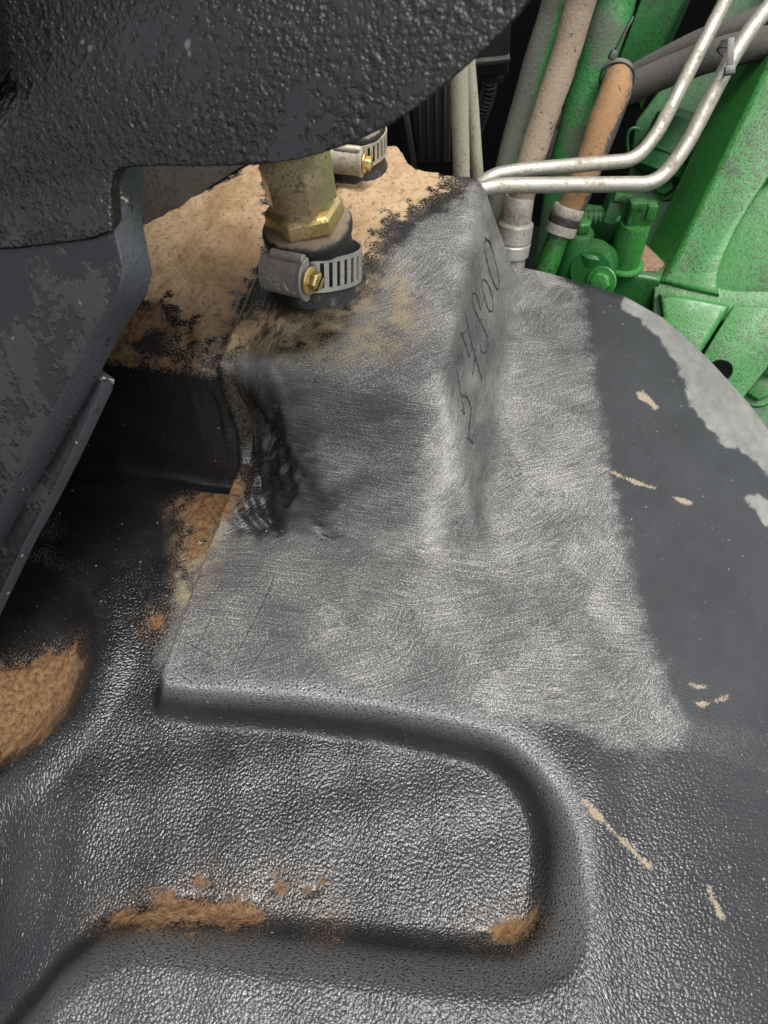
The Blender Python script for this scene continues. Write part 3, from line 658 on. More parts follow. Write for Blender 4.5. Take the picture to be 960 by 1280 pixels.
def make_clamp(B, s, label, group, a_h, letters=True, nslot=9, lean=(0.0, 0.0), steel=None):
    M_STEEL_, M_HOUSING_ = (steel, steel) if steel else (M_STEEL, M_HOUSING)
    """worm-drive clamp: slotted band, housing with a screw lying along the band; a_h = azimuth of the housing from the front, to the right"""
    root = tag(empty('hose_clamp', B + Vector((0, 0, 0.012 * s))), label, 'clamp', group)
    R, h0, h1 = 0.0220 * s, 0.0035 * s, 0.0197 * s
    def cyl(a, h, r): return B + Vector((math.sin(a) * r, -math.cos(a) * r, h))
    bm = bmesh.new(); na, nh = 288, 8
    da = 2 * math.pi / na; pitch = 9
    vs = [[bm.verts.new(cyl(a_h + k * da, h0 + (h1 - h0) * (j + 0.0) / nh, R + 0.0006 * s * math.sin(k * 0.09))) for j in range(nh + 1)] for k in range(na)]
    for k in range(na):
        for j in range(nh):
            slot = (26 < k < 26 + pitch * nslot) and ((k - 30) % pitch < 4) and 1 <= j <= 6
            if not slot: bm.faces.new((vs[k][j], vs[(k + 1) % na][j], vs[(k + 1) % na][j + 1], vs[k][j + 1]))
    loose = [v for v in bm.verts if not v.link_faces]; bmesh.ops.delete(bm, geom=loose, context='VERTS')
    bmesh.ops.recalc_face_normals(bm, faces=bm.faces[:])
    bmesh.ops.solidify(bm, geom=bm.faces[:], thickness=-0.0009 * s)
    finish('band', bm, M_STEEL_, root, angle=35)
    # loose end of the band, lying over the first turn with its corners clipped
    bm = bmesh.new(); a1 = a_h + (26 + pitch * nslot) * da; rows = []
    for k in range(12):
        a = a1 - 0.16 + 0.030 * k; cut = 0.0022 * s if k == 11 else 0.0
        rows.append([bm.verts.new(cyl(a, h, R + 0.0009 * s + 0.0022 * s * (k / 11) ** 2)) for h in (h0 + cut, h1 - cut)])
    for r0, r1 in zip(rows, rows[1:]): bm.faces.new((r0[0], r1[0], r1[1], r0[1]))
    bmesh.ops.recalc_face_normals(bm, faces=bm.faces[:]); bmesh.ops.solidify(bm, geom=bm.faces[:], thickness=-0.0007 * s)
    finish('band_end', bm, M_STEEL_, root, angle=35)
    # housing
    n = Vector((math.sin(a_h), -math.cos(a_h), 0)); tn = Vector((math.cos(a_h), math.sin(a_h), 0)); up = Vector((0, 0, 1))
    c0 = B + n * (R + 0.0042 * s) + up * ((h0 + h1) / 2)
    L = 0.0125 * s
    def sect(w):  # rounded cover, flat against the band
        out = []
        for k in range(15):
            a = math.radians(-98 + 196 * k / 14); out.append(n * (math.cos(a) * 0.0068 * s * w) + up * (math.sin(a) * 0.0094 * s * w))
        return out
    bm = bmesh.new(); rings = []
    for f, w_ in ((-1.0, 0.86), (-0.96, 0.96), (-0.85, 1.0), (0.7, 1.0), (0.80, 1.03), (0.88, 1.10), (0.97, 1.10), (1.0, 1.04)):
        rings.append([bm.verts.new(c0 + tn * (f * L) + p) for p in sect(w_)])
    for r0, r1 in zip(rings, rings[1:]):
        for k in range(14): bm.faces.new((r0[k], r0[k + 1], r1[k + 1], r1[k]))
        bm.faces.new((r0[-1], r0[0], r1[0], r1[-1]))
    bm.faces.new(list(reversed(rings[0]))); bm.faces.new(rings[-1])
    hs_ = finish('screw_housing', bm, M_HOUSING_, root, angle=35)
    # rolled lip along the top of the housing
    bm = bmesh.new(); p0 = c0 + up * 0.0098 * s + n * 0.0015 * s
    sweep(bm, [p0 - tn * L * 0.55, p0 - tn * L * 0.5, p0 + tn * L * 0.9, p0 + tn * L * 0.95], [0.0016 * s, 0.0024 * s, 0.0024 * s, 0.0018 * s], 16)
    finish('rolled_lip', bm, M_HOUSING_, hs_)
    # screw: hex head with a slot, and the round tip out of the other end
    bm = bmesh.new(); lathe(bm, [(0.0060 * s, 0), (0.0066 * s, 0.0006 * s), (0.0066 * s, 0.0016 * s), (0.0058 * s, 0.0022 * s)], c0 + tn * (L + 0.0002), tn, seg=32)
    sc = finish('screw', bm, M_BRASS2, root)
    bm = bmesh.new(); lathe(bm, [(0.0048 * s, 0), (0.0048 * s, 0.0036 * s), (0.0040 * s, 0.0044 * s)], c0 + tn * (L + 0.0021 * s), tn, poly=6, rot=0.4)
    bmesh.ops.bevel(bm, geom=bm.edges[:], offset=0.0003, segments=1, affect='EDGES')
    hd = finish('hex_head', bm, M_BRASS2, sc, angle=25)
    bm = bmesh.new(); box(bm, c0 + tn * (L + 0.0064 * s), (0.0009 * s, 0.0080 * s, 0.0006 * s), frame(tn, n + up)); finish('screw_slot', bm, M_DARK, sc)
    bm = bmesh.new(); lathe(bm, [(0.0046 * s, 0), (0.0048 * s, 0.001 * s), (0.0040 * s, 0.0028 * s), (0.0018 * s, 0.0036 * s)], c0 - tn * (L - 0.0006), -tn, seg=24)
    finish('screw_tip', bm, M_DARK, sc)
    if letters:   # stamped maker's word on the cover
        cu = bpy.data.curves.new('word', 'FONT'); cu.body = 'IDEAL'; cu.size = 0.0080 * s; cu.extrude = 0.00022 * s; cu.align_x = 'CENTER'; cu.align_y = 'CENTER'; cu.resolution_u = 3
        to = bpy.data.objects.new('word', cu); C.objects.link(to)
        dg = bpy.context.evaluated_depsgraph_get(); tm = bpy.data.meshes.new_from_object(to.evaluated_get(dg)); bpy.data.objects.remove(to)
        for v in tm.vertices:
            lx, ly, lz = v.co; a = ly / (0.0085 * s) - 0.38
            p = c0 + tn * (lx - 0.0010 * s) + n * (math.cos(a) * (0.0068 * s + lz)) + up * (math.sin(a) * (0.0094 * s + lz))
            v.co = p
        tm.name = 'stamped_word'; link('stamped_word', tm, M_STEEL_, hs_)
    root.rotation_euler = (math.radians(lean[0]), math.radians(lean[1]), 0)     # the clamp sits a little askew
    return root

f1, B1 = make_fitting((-0.0345, 0.3115), 0.0748, 1.0, 'large brass hex fitting with lock nut on black rubber collar, in front', 'brass fittings on the tank', math.radians(-90 - 10.5 + 30), math.radians(-90 + 12 + 30))
make_clamp(B1, 1.0, 'steel worm-drive hose clamp with stamped housing below the large brass nut', 'hose clamps', math.radians(-29), lean=(-19, 2))
f2, B2 = make_fitting((-0.0175, 0.4165), 0.0748, 0.82, 'smaller brass fitting in rubber collar half hidden behind the front fitting', 'brass fittings on the tank', 0.2, 0.5, 0.11, 0.0)
B2 = B2 + Vector((0, 0, 0.007))
make_clamp(B2, 0.82, 'dusty hose clamp on the smaller fitting at the back of the tank', 'hose clamps', math.radians(-12), False, steel=M_STEELD)

# ------------------------------------------------------------------ black steel bracket over the tank's left side
bn = Vector((-0.35, -0.72, 0.60)).normalized(); bp = at(375, 200, 0.20)
def onb(L, off=0.0): return [on_plane(x, y, bp - bn * off, bn) for x, y in L]
br = tag(empty('steel_bracket', at(0, 790, 0.16)), 'heavy black steel bracket with rough casting and worn plate, hanging over the tank', 'bracket')
up_edge = [(745, -140), (690, -34), (665, 0), (640, 31), (600, 70), (560, 105), (520, 137), (480, 162), (440, 181), (400, 194), (370, 202), (330, 207), (290, 209), (250, 210), (210, 209), (172, 210), (152, 212), (143, 217)]
bm = bmesh.new(); prism(bm, onb([(-430, -430), (745, -430)] + up_edge + [(138, 240), (139, 268), (140, 290), (110, 301), (70, 306), (20, 312), (-430, 330)], -0.0018), (0.004, 0.022, -0.003), 0.0014, 3)
finish('casting', bm, M_CAST, br)
ax0, ay0, az0 = -0.12, 0.235, 0.205
bm = bmesh.new(); prism(bm, [Vector((-0.62, ay0, az0 - 0.02)), Vector((ax0, ay0, az0)), Vector((ax0, ay0, 0.36)), Vector((-0.62, ay0, 0.36))], (0.03, 0.45, 0.03), 0.004)
finish('shade_beam', bm, M_CAST, br)  # unseen beam, added above the frame to darken the floor on the left
front = [(-430, -380), (100, -380), (136, 190), (139, 215), (139, 240), (140, 272), (147, 308), (154, 337), (147, 367), (131, 392), (112, 419), (109, 426), (97, 452), (83, 480), (59, 525), (30, 577), (0, 630), (-60, 740), (-250, 1000), (-430, 1000)]
bm = bmesh.new(); prism(bm, onb(front), -bn * 0.0150, 0.0012, 2)
pl_ = finish('plate', bm, M_PLATE, br)
pl_.data.materials.append(M_EDGE)
for f in pl_.data.polygons:
    if abs(f.normal.dot(bn)) < 0.85: f.material_index = 1
bm = bmesh.new(); prism(bm, onb([(-430, 200), (60, 300), (80, 440), (116, 468), (127, 476), (125, 488), (86, 572), (58, 628), (32, 675), (-20, 785), (-80, 900), (-250, 1180), (-430, 1180)], 0.0147), -bn * 0.007, 0.0010, 2)
bk = finish('backing_plate', bm, M_PLATE, br); bk.data.materials.append(M_EDGE)
for f in bk.data.polygons:
    if abs(f.normal.dot(bn)) < 0.85: f.material_index = 1

# ------------------------------------------------------------------ things behind the tank
p0, p1 = Vector((-0.205, 0.298, 0.056)), Vector((-0.078, 0.4465, 0.0665))
bm = bmesh.new(); prism(bm, [p0, p1, p1 + Vector((0, 0.01, 0.16)), p0 + Vector((0, 0.01, 0.16))], (-0.006, 0.005, 0), 0.0012)
tag(finish('side_panel', bm, M_GREYPL, None), 'rough grey panel standing on the soil behind the bracket', 'panel')

def px_prism(name, L, Y, depth, mat, parent=None, bevel=0.003):
    bm = bmesh.new(); prism(bm, [at(x, y, Y) for x, y in L], (0, depth, 0), bevel); return finish(name, bm, mat, parent)
bx = tag(empty('plastic_box', at(535, 215, 0.50)), 'dusty black ribbed plastic box right of the smaller fitting', 'box')
px_prism('case', [(480, -100), (566, -130), (566, 60), (563, 205), (520, 206), (508, 90)], 0.50, 0.07, M_BLACKPL, bx, 0.004)
for k in range(4): px_prism('rib', [(522 + 11 * k, 100), (525 + 11 * k, 100), (527 + 9.6 * k, 204), (524 + 9.6 * k, 204)], 0.4975, 0.01, M_BLACKPL, bx, 0.0008)
px_prism('cover_flange', [(498, 110), (505, 108), (521, 214), (515, 216)], 0.485, 0.03, M_BLACKPL, bx, 0.0008)
b2 = tag(empty('control_module', at(612, 100, 0.56)), 'black module with small feet above the ribbed conduit', 'box')
px_prism('case', [(574, -200), (652, -200), (636, 94), (584, 98)], 0.56, 0.08, M_BLACKPL, b2, 0.004)
px_prism('lid_rim', [(576, 79), (638, 73), (637, 80), (577, 86)], 0.555, 0.02, M_BLACKPL, b2, 0.0008)
for k in (589, 620): px_prism('foot', [(k, 94), (k + 11, 93), (k + 9, 104), (k + 1, 105)], 0.562, 0.012, M_BLACKPL, b2, 0.001)
def conduit(name, pts, r, pitch, mat, parent=None):
    pp, _ = spline(pts, 60); L = [0.0]
    for a, b in zip(pp, pp[1:]): L.append(L[-1] + (b - a).length)
    n = max(8, int(L[-1] / pitch * 4)); q, rr = [], []
    for k in range(n + 1):
        s_ = L[-1] * k / n; i = min(len(L) - 2, max(0, int(np.searchsorted(L, s_)) - 1)); f = (s_ - L[i]) / max(1e-9, L[i + 1] - L[i])
        q.append(pp[i].lerp(pp[i + 1], f)); rr.append(r * (1 + 0.16 * (1 if k % 4 in (1, 2) else 0)))
    return tube(name, q, rr, mat, parent, 16)
tag(conduit('wire_conduit', [at(612, 100, 0.575), at(610, 118, 0.577), at(602, 142, 0.583), at(592, 168, 0.595), at(575, 200, 0.61)], 0.0052, 0.0034, M_BLACKPL), 'thin black ribbed conduit hanging under the control module', 'conduit')

GT = 'pale upright tubes behind the block'
tag(tube('metal_tube', [at(566, -120, 0.454), at(573, 60, 0.452), at(575, 150, 0.451), at(577, 222, 0.450), at(580, 262, 0.449)], 0.0055, M_TUBE2), 'thicker upright olive-grey tube just behind the block corner', 'tube', GT)
tag(tube('metal_tube', [at(570, -120, 0.474), at(584, 60, 0.470), at(590, 130, 0.468), at(597, 222, 0.466), at(603, 262, 0.465)], 0.0042, M_TUBE2), 'thinner upright olive-grey tube right of the thicker one', 'tube', GT)

# hoses
HG = 'hydraulic hoses behind the tank'
def hose(pts, r, mat, label, name='hydraulic_hose', lump=0.0, parent=None):
    rr = r if isinstance(r, list) else [r] * len(pts)
    pp, ro = spline([at(*p) for p in pts], 14, rr)
    ro = [q * (1 + lump * math.sin(i * 0.21 + q * 900) * math.sin(i * 0.083)) for i, q in enumerate(ro)]
    o = tube(name, pp, ro, mat, parent, 28)
    if label: tag(o, label, 'hose', HG)
    return o
MH_A = m_hose('green_hose_dusty', (0.026, 0.150, 0.036), (0.085, 0.083, 0.072), 0.0, 0.60, 0.5, 26, (-0.95, -0.1, 0.1))
MH_B = m_hose('tan_dust_hose', (0.0272, 0.02516, 0.02312), (0.204, 0.1598, 0.1122), 0.95, 0.20, 0.6, 40)
MH_C = m_hose('green_hose', (0.026, 0.150, 0.038), (0.07, 0.085, 0.06), 0.25, 0.1, 0.45, 30)
MH_D = m_hose('rust_soil_hose', (0.0374, 0.03536, 0.034), (0.2244, 0.1258, 0.0578), 0.75, 0.40, 0.7, 45, (-0.8, -0.45, 0.3))
MH_E = m_hose('grey_rubber_hose', (0.0238, 0.02312, 0.02312), (0.0782, 0.0714, 0.0646), 0.45, 0.30, 0.6, 26)
hose([(782, -270, 0.57), (716, -45, 0.53), (694, 30, 0.52), (672, 100, 0.51), (654, 165, 0.50), (638, 225, 0.485), (626, 285, 0.47), (618, 345, 0.46)], 0.0128, MH_A, 'faded green hose, leftmost of the bundle, beside the tan dusty hose', lump=0.03)
hb_ = tag(empty('hydraulic_hose', at(640, 330, 0.450)), 'tan dusty hose with bright steel ferrule right behind the block', 'hose', HG)
hose([(806, -270, 0.54), (742, -50, 0.505), (722, 15, 0.498), (705, 75, 0.49), (686, 130, 0.48), (668, 185, 0.47), (656, 225, 0.462), (650, 255, 0.456)], 0.0090, MH_B, None, 'rubber_hose', 0.02, hb_)
fp = [at(650, 244, 0.458), at(644, 288, 0.452), at(640, 318, 0.448), at(637, 352, 0.444)]
def along(a, b, f): return a + (b - a) * f
tube('ferrule', [fp[0], along(fp[0], fp[1], 0.06), along(fp[0], fp[1], 0.9), along(fp[0], fp[1], 0.98)], [0.0094, 0.0100, 0.0100, 0.0094], M_FERRULE, hb_, 32)
q0, q1 = along(fp[0], fp[1], 0.72), fp[2]
tube('collar', [q0, along(q0, q1, 0.08), along(q0, q1, 0.55), along(q0, q1, 0.58), along(q0, q1, 0.63), along(q0, q1, 0.66), along(q0, q1, 1)], [0.0105, 0.0122, 0.0122, 0.0114, 0.0114, 0.0122, 0.0118], M_FERRULE, hb_, 32)
tube('pipe_end', [along(q0, q1, 0.95), fp[3]], [0.0100, 0.0096], M_FERRULE, hb_, 28)
hose([(850, -270, 0.62), (786, -50, 0.575), (768, 10, 0.565), (748, 70, 0.555), (728, 135, 0.545), (710, 200, 0.53), (698, 260, 0.515), (688, 330, 0.50)], 0.0132, MH_C, 'green hose in the middle of the bundle, left of the orange soiled hose', lump=0.05)
hd_ = tag(empty('hydraulic_hose', at(684, 345, 0.462)), 'hose caked in orange soil with silver collar on a green pipe', 'hose', HG)
hose([(766, 92, 0.57), (772, 96, 0.53), (768, 118, 0.510), (754, 155, 0.498), (738, 200, 0.487), (722, 240, 0.478), (712, 266, 0.472)], [0.0075, 0.0095, 0.0106, 0.0108, 0.0104, 0.0098, 0.0094], MH_D, None, 'rubber_hose', 0.03, hd_)
g0, g1, g2 = at(712, 258, 0.473), at(701, 288, 0.467), at(678, 350, 0.455)
M_BLKCOL = m_hose('black_rubber_collar', (0.0204, 0.0204, 0.0204), (0.1088, 0.0884, 0.068), 0.35, 0.1)
tube('collar', [g0, along(g0, g1, 0.05), along(g0, g1, 0.38), along(g0, g1, 0.42)], [0.0106, 0.0113, 0.0113, 0.0108], M_FERRULE, hd_, 32)
tube('grip_ring', [along(g0, g1, 0.40), along(g0, g1, 0.44), along(g0, g1, 0.72), along(g0, g1, 0.76)], [0.0106, 0.0117, 0.0113, 0.0106], M_BLKCOL, hd_, 32)
tube('collar', [along(g0, g1, 0.72), along(g0, g1, 0.76), along(g0, g1, 1.12), along(g0, g1, 1.18)], [0.0104, 0.0114, 0.0114, 0.0101], M_FERRULE, hd_, 32)
tube('pipe_end', [along(g0, g1, 1.1), g2], [0.0078, 0.0082], M_GREEN, hd_, 28)
BG = 'grey hoses crossing behind the steel tubes'
def ghose(pts, r, label):
    pp, ro = spline([at(*p) for p in pts], 12, [r] * len(pts)); tag(tube('rubber_hose', pp, ro, MH_E, None, 24), label, 'hose', BG)
ghose([(690, 165, 0.66), (730, 130, 0.65), (780, 100, 0.64), (860, 58, 0.62), (915, 36, 0.61), (1010, 0, 0.6), (1250, -80, 0.58)], 0.0082, 'thinner grey rubber hose, upper of the two crossing behind the tubes')
ghose([(670, 215, 0.65), (720, 160, 0.64), (775, 118, 0.62), (850, 84, 0.605), (911, 64, 0.59), (1010, 44, 0.575), (1250, 0, 0.56)], 0.0112, 'thicker grey rubber hose, lower of the two crossing behind the tubes')

# bent steel tubes
TG = 'bent steel tubes crossing over the hoses'
def steel(pts, r, label, bend=0.035):
    return tag(tube('steel_tube', fillet([at(*p) for p in pts], bend, 12), r, M_TUBE, None, 24), label, 'tube', TG)
steel([(1035, -250, 0.635), (935, -55, 0.56), (822, 166, 0.475), (795, 200, 0.465), (648, 213, 0.448), (616, 219, 0.444), (592, 237, 0.440), (570, 270, 0.43)], 0.0046, 'bent steel tube, upper of the pair above the green valve', 0.022)
steel([(1160, -208, 0.57), (1010, -45, 0.52), (930, 42, 0.495), (856, 186, 0.458), (822, 230, 0.446), (622, 232, 0.432), (588, 240, 0.428), (570, 255, 0.425)], 0.0049, 'bent steel tube, lower of the pair, with a cable tie on it', 0.024)

# cable ties
def tie(pc, axis, r, tail, label, head):
    root = tag(empty('cable_tie', pc), label, 'cable tie', 'grey cable ties')
    ax = Vector(axis).normalized(); bm = bmesh.new(); u = ax.orthogonal().normalized(); v = ax.cross(u); rings = []
    for k in range(28):
        a = 2 * math.pi * k / 28; d = u * math.cos(a) + v * math.sin(a)
        rings.append([bm.verts.new(pc + d * (r + o) + ax * s_) for o, s_ in ((0, -0.0022), (0.0012, -0.0022), (0.0012, 0.0022), (0, 0.0022))])
    for k in range(28):
        r0, r1 = rings[k], rings[(k + 1) % 28]
        for j in range(4): bm.faces.new((r0[j], r0[(j + 1) % 4], r1[(j + 1) % 4], r1[j]))
    finish('strap', bm, M_TIE, root)
    bm = bmesh.new(); box(bm, head, (0.0060, 0.0042, 0.0050), frame(tail, ax), 0.0006); finish('head', bm, M_TIE, root)
    bm = bmesh.new(); box(bm, Vector(head) + Vector(tail) * 0.5, (0.0040, 0.0012, Vector(tail).length), frame(tail, ax), 0.0003); finish('tail', bm, M_TIE, root)
c_ = at(913, 62, 0.50)
tie(c_ + Vector((0.001, 0.002, -0.001)), at(930, 42, 0.495) - at(856, 186, 0.458), 0.0070, (at(915, 40, 0.483) - at(913, 86, 0.47)) * 0.9, 'grey cable tie round the lower steel tube and the thick grey hose', at(912, 88, 0.474))
tie(at(771, 97, 0.528), at(772, 96, 0.53) - at(768, 118, 0.510), 0.0108, at(791, 20, 0.52) - at(766, 68, 0.512), 'grey cable tie with long tail at the top of the orange soiled hose', at(766, 69, 0.511))

# ------------------------------------------------------------------ green engine casting on the right
en = Vector((-0.30, -0.62, 0.72)).normalized(); ep = at(900, 330, 0.46)
def one(L, off=0.0): return [on_plane(x, y, ep - en * off, en) for x, y in L]
eng = tag(empty('engine_casting', at(900, 450, 0.44)), 'green painted engine casting with raised rib, bolts and dark spatter', 'engine')
def slab(name, L, off, th, mat=None, bevel=0.003, parent=eng, back=None):
    bm = bmesh.new(); prism(bm, one(L, off), back or -en * th, bevel, 3); return finish(name, bm, mat or M_GREEN, parent)
slab('raised_rib', [(838, 336), (858, 292), (878, 250), (926, 150), (968, 62), (1000, -10), (1120, -300), (1500, -300), (1500, 60), (1080, 170), (962, 224), (942, 254), (923, 286), (908, 318), (901, 340), (899, 356), (902, 371), (860, 362), (822, 352)], 0.0, 0.050, M_GREEN, 0.004, eng, (0.0, 0.055, -0.035))
slab('recess_wall', [(795, 150), (1060, -200), (1400, -200), (1400, 460), (800, 460), (770, 330)], 0.105, 0.02, M_GREEN_SHADED)
slab('hollow_face', [(890, 385), (895, 330), (915, 285), (955, 215), (1400, 150), (1400, 395)], 0.012, 0.03, M_GREEN, 0.002)
slab('flange', [(824, 366), (860, 370), (913, 381), (905, 396), (873, 447), (840, 500), (790, 480), (800, 420), (828, 396)], -0.006, 0.03, M_GREEN, 0.004)
slab('flange', [(918, 382), (960, 384), (1400, 388), (1400, 330), (1410, 470), (962, 456), (922, 506), (900, 540), (840, 510), (876, 449), (908, 397)], -0.0045, 0.03, M_GREEN, 0.004)
slab('web', [(818, 340), (860, 350), (915, 362), (1400, 372), (1400, 402), (815, 402)], 0.004, 0.04, M_GREEN, 0.002)
slab('lower_face', [(800, 440), (1400, 440), (1400, 1000), (800, 1000)], 0.030, 0.02, M_GREEN_SHADED, 0.003)
# bolt hole with its dark lining
hc = on_plane(900, 463, ep + en * 0.0050, en)
bm = bmesh.new(); R_ = frame(en); ro_, ri_ = 0.0080, 0.0064; n_ = 28; ra, rb, rc = [], [], []
for k in range(n_):
    d = R_ @ Vector((math.cos(2 * math.pi * k / n_) * 1.15, math.sin(2 * math.pi * k / n_), 0))
    ra.append(bm.verts.new(hc + d * ro_)); rb.append(bm.verts.new(hc + d * ri_ + en * 0.0006)); rc.append(bm.verts.new(hc + d * ri_ * 0.8 - en * 0.0003))
for k in range(n_):
    j = (k + 1) % n_; bm.faces.new((ra[k], ra[j], rb[j], rb[k])); bm.faces.new((rb[k], rb[j], rc[j], rc[k]))
bm.faces.new(rc)
finish('hole_lining', bm, M_DARK, eng)
def bolt(c, n, r, parent, rot=0.0, washer=True, h=0.55):
    bm = bmesh.new(); lathe(bm, [(r * 0.92, 0.0), (r, r * 0.08), (r, r * h), (r * 0.86, r * (h + 0.14))], c + n * (r * 0.12), n, poly=6, rot=rot)
    bmesh.ops.bevel(bm, geom=bm.edges[:], offset=r * 0.05, segments=1, affect='EDGES')
    o = finish('bolt_head', bm, M_GREEN, parent, angle=25)
    if washer:
        bm = bmesh.new(); lathe(bm, [(r * 1.38, -0.001), (r * 1.42, r * 0.06), (r * 1.34, r * 0.16), (r * 0.9, r * 0.17)], c, n, seg=28); finish('washer', bm, M_GREEN, o)
    return o
bd = (en + Vector((-0.5, -0.2, 0.0))).normalized()
bolt(on_plane(884, 212, ep - en * 0.075, en), bd, 0.0098, eng, 0.3)
bm = bmesh.new(); lathe(bm, [(0.016, -0.034), (0.0142, 0.0)], on_plane(884, 212, ep - en * 0.075, en), bd, seg=32); finish('bolt_boss', bm, M_GREEN_SHADED, eng)
bolt(on_plane(833, 232, ep - en * 0.103, en), bd, 0.0090, eng, 0.1)
bolt(on_plane(948, 484, ep - en * 0.029, en), en, 0.0110, eng, 0.5)
# beam and housing in the shade behind
sb = tag(empty('green_frame_beam', at(830, 60, 0.70)), 'green frame beam in the shade behind the crossing hoses', 'beam')
bm = bmesh.new(); prism(bm, [at(815, -40, 0.70), at(885, -60, 0.70), at(800, 130, 0.68), at(755, 120, 0.68)], (0.02, 0.05, -0.03), 0.004); finish('beam', bm, M_GREEN_SHADED, sb)
bm = bmesh.new(); prism(bm, [at(785, -30, 0.695), at(800, -30, 0.695), at(790, 30, 0.69), at(776, 28, 0.69)], (0.01, 0.03, -0.02), 0.002); finish('lug', bm, M_GREEN_SHADED, sb)
fh = tag(empty('filter_housing', at(815, 225, 0.54)), 'dark green round housing behind the two bent steel tubes', 'housing')
bm = bmesh.new(); ax_ = Vector((0.35, 0.45, 0.82)); lathe(bm, [(0.022, 0), (0.026, 0.004), (0.026, 0.045), (0.020, 0.052), (0.014, 0.053)], at(822, 222, 0.61), ax_, seg=40); finish('body', bm, M_GREEN_SHADED, fh)
bm = bmesh.new(); lathe(bm, [(0.028, 0), (0.028, 0.004)], at(822, 222, 0.61) + ax_.normalized() * 0.018, ax_, seg=40); finish('band', bm, M_GREEN_SHADED, fh)
wl = tag(empty('wire_loop', at(780, 175, 0.53)), 'thin green painted wire clip behind the upper steel tube', 'clip')
pp, _ = spline([at(785, 190, 0.52), at(784, 172, 0.52), at(788, 162, 0.52), at(796, 160, 0.52), at(800, 164, 0.52)], 8); tube('wire', pp, 0.0011, M_GREEN_SHADED, wl, 8)

# ------------------------------------------------------------------ solenoid valve on its manifold
man = tag(empty('valve_manifold', at(770, 360, 0.46)), 'green manifold block with bolted side port under the solenoid valve', 'manifold')
vb = at(779, 331, 0.478)
def lift(x, y, Y, dz):
    p = at(x, y, Y); return Vector((p.x, p.y, p.z + dz))
zt = vb.z - 0.001
def at_z(x, y, z):
    r = ray(x, y); return CAM + r * ((z - CAM.z) / r.z)
top = [at_z(x, y, zt) for x, y in [(722, 312), (738, 300), (800, 296), (838, 330), (826, 350), (806, 346), (762, 340), (742, 332), (730, 324)]]
bm = bmesh.new(); prism(bm, top, (0, 0.0, -0.07), 0.003, 3); finish('block', bm, M_GREEN_SHADED, man)
soil = [at_z(x, y, zt + 0.0008) for x, y in [(735, 306), (748, 300), (800, 298), (832, 330), (820, 340), (800, 338), (770, 332), (748, 326)]]
bm = bmesh.new(); prism(bm, soil, (0, 0, -0.004), 0.0006); finish('settled_soil', bm, M_SOIL, man)
pc = at(757, 352, 0.447)
bm = bmesh.new(); lathe(bm, [(0.013, 0), (0.0150, 0.004), (0.0150, 0.028)], pc + Vector((0.0, 0.026, 0)), Vector((-0.45, -0.85, 0.25)), seg=36); finish('port', bm, M_GREEN_SHADED, man)
bolt(at(752, 352, 0.440), Vector((-0.55, -0.75, 0.35)).normalized(), 0.0078, man, 0.25)
for (x, y, Y, r, h) in ((711, 345, 0.468, 0.0105, 0.04), (735, 343, 0.462, 0.0125, 0.024)):
    bm = bmesh.new(); b_ = at(x, y, Y); lathe(bm, [(r, -0.03), (r, h - 0.002), (r * 0.85, h)], b_, seg=36); finish('boss', bm, M_GREEN_SHADED, man)
bolt(at(711, 345, 0.468) + Vector((0, 0, 0.040)), Vector((0, 0, 1)), 0.0072, man, 0.2, False, 0.9)
sv = tag(empty('solenoid_valve', vb), 'green cylindrical solenoid valve with plug connector on the manifold', 'valve')
va = (at(794, 277, 0.478) - vb); vl = va.length; va.normalize()
bm = bmesh.new(); lathe(bm, [(0.0118, 0), (0.0118, vl * 0.93), (0.0110, vl), (0.006, vl * 1.01)], vb, va, seg=40); finish('coil_body', bm, M_GREEN, sv)
bm = bmesh.new(); lathe(bm, [(0.0150, 0), (0.0156, 0.001), (0.0150, 0.0028), (0.0118, 0.0032)], vb - va * 0.0005, va, seg=40); finish('base_flange', bm, M_GREEN, sv)
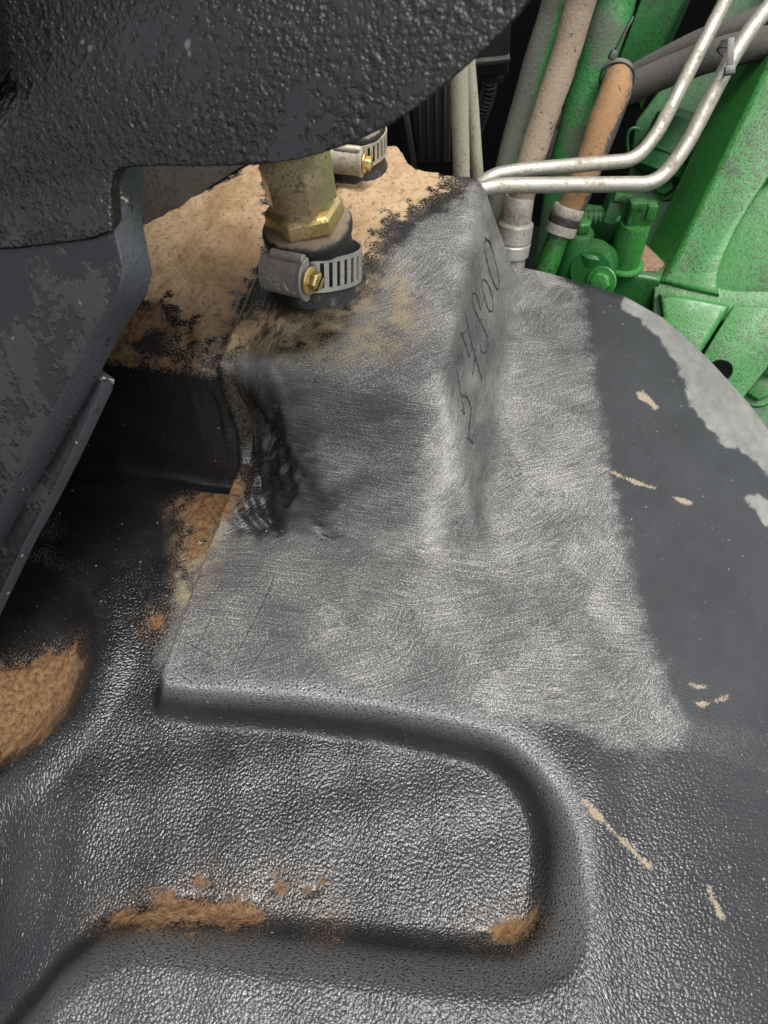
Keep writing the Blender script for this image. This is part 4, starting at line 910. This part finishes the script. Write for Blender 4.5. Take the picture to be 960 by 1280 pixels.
F_ = frame(va, (1, 0, 0)); vt_ = vb + va * vl
cn = bmesh.new(); box(cn, vt_ + va * 0.007 + Vector((0.001, 0, 0)), (0.0175, 0.012, 0.014), F_, 0.0012); co_ = finish('connector', cn, M_GREEN, sv, angle=30)
for dx, dz, sx, sz in ((-0.003, 0.0165, 0.012, 0.006), (0.0075, 0.011, 0.007, 0.012)):
    bm = bmesh.new(); box(bm, vt_ + va * dz + F_ @ Vector((dx, -0.004, 0)), (sx, 0.008, sz), F_, 0.0010); finish('latch', bm, M_GREEN, co_, angle=30)
pg = tag(empty('wire_plug', at(765, 262, 0.485)), 'green painted wire plug with ribbed lead left of the solenoid valve', 'connector')
d_ = (at(775, 244, 0.49) - at(764, 272, 0.486)).normalized(); F2 = frame(d_, (1, 0, 0))
bm = bmesh.new(); box(bm, at(772, 252, 0.488), (0.0165, 0.013, 0.016), F2, 0.0012); finish('plug_body', bm, M_GREEN_SHADED, pg, angle=30)
bm = bmesh.new(); box(bm, at(777, 246, 0.482), (0.012, 0.006, 0.006), F2, 0.0008); finish('clip', bm, M_GREEN, pg, angle=30)
bm = bmesh.new(); box(bm, at(764, 264, 0.484), (0.010, 0.010, 0.016), F2, 0.0012); finish('boot', bm, M_GREEN_SHADED, pg, angle=30)
conduit('ribbed_lead', [at(722, 271, 0.488), at(738, 272, 0.486), at(752, 271, 0.485), at(764, 266, 0.485)], 0.0052, 0.0036, M_GREEN_SHADED, pg)
bm = bmesh.new(); box(bm, at(742, 300, 0.505), (0.060, 0.02, 0.05), Matrix.Rotation(-0.2, 3, 'Z'), 0.003); finish('mount_block', bm, M_GREEN_SHADED, pg)

# ------------------------------------------------------------------ the dark of the engine bay
bm = bmesh.new(); box(bm, (0.1, 1.15, 0.0), (2.2, 0.02, 0.9), None, 0.002); tag(finish('bay_wall', bm, M_DARK), None, kind='structure')
bm = bmesh.new(); box(bm, (0.1, 0.65, -0.46), (2.2, 1.05, 0.02), None, 0.002); tag(finish('bay_floor', bm, M_DARK), None, kind='structure')
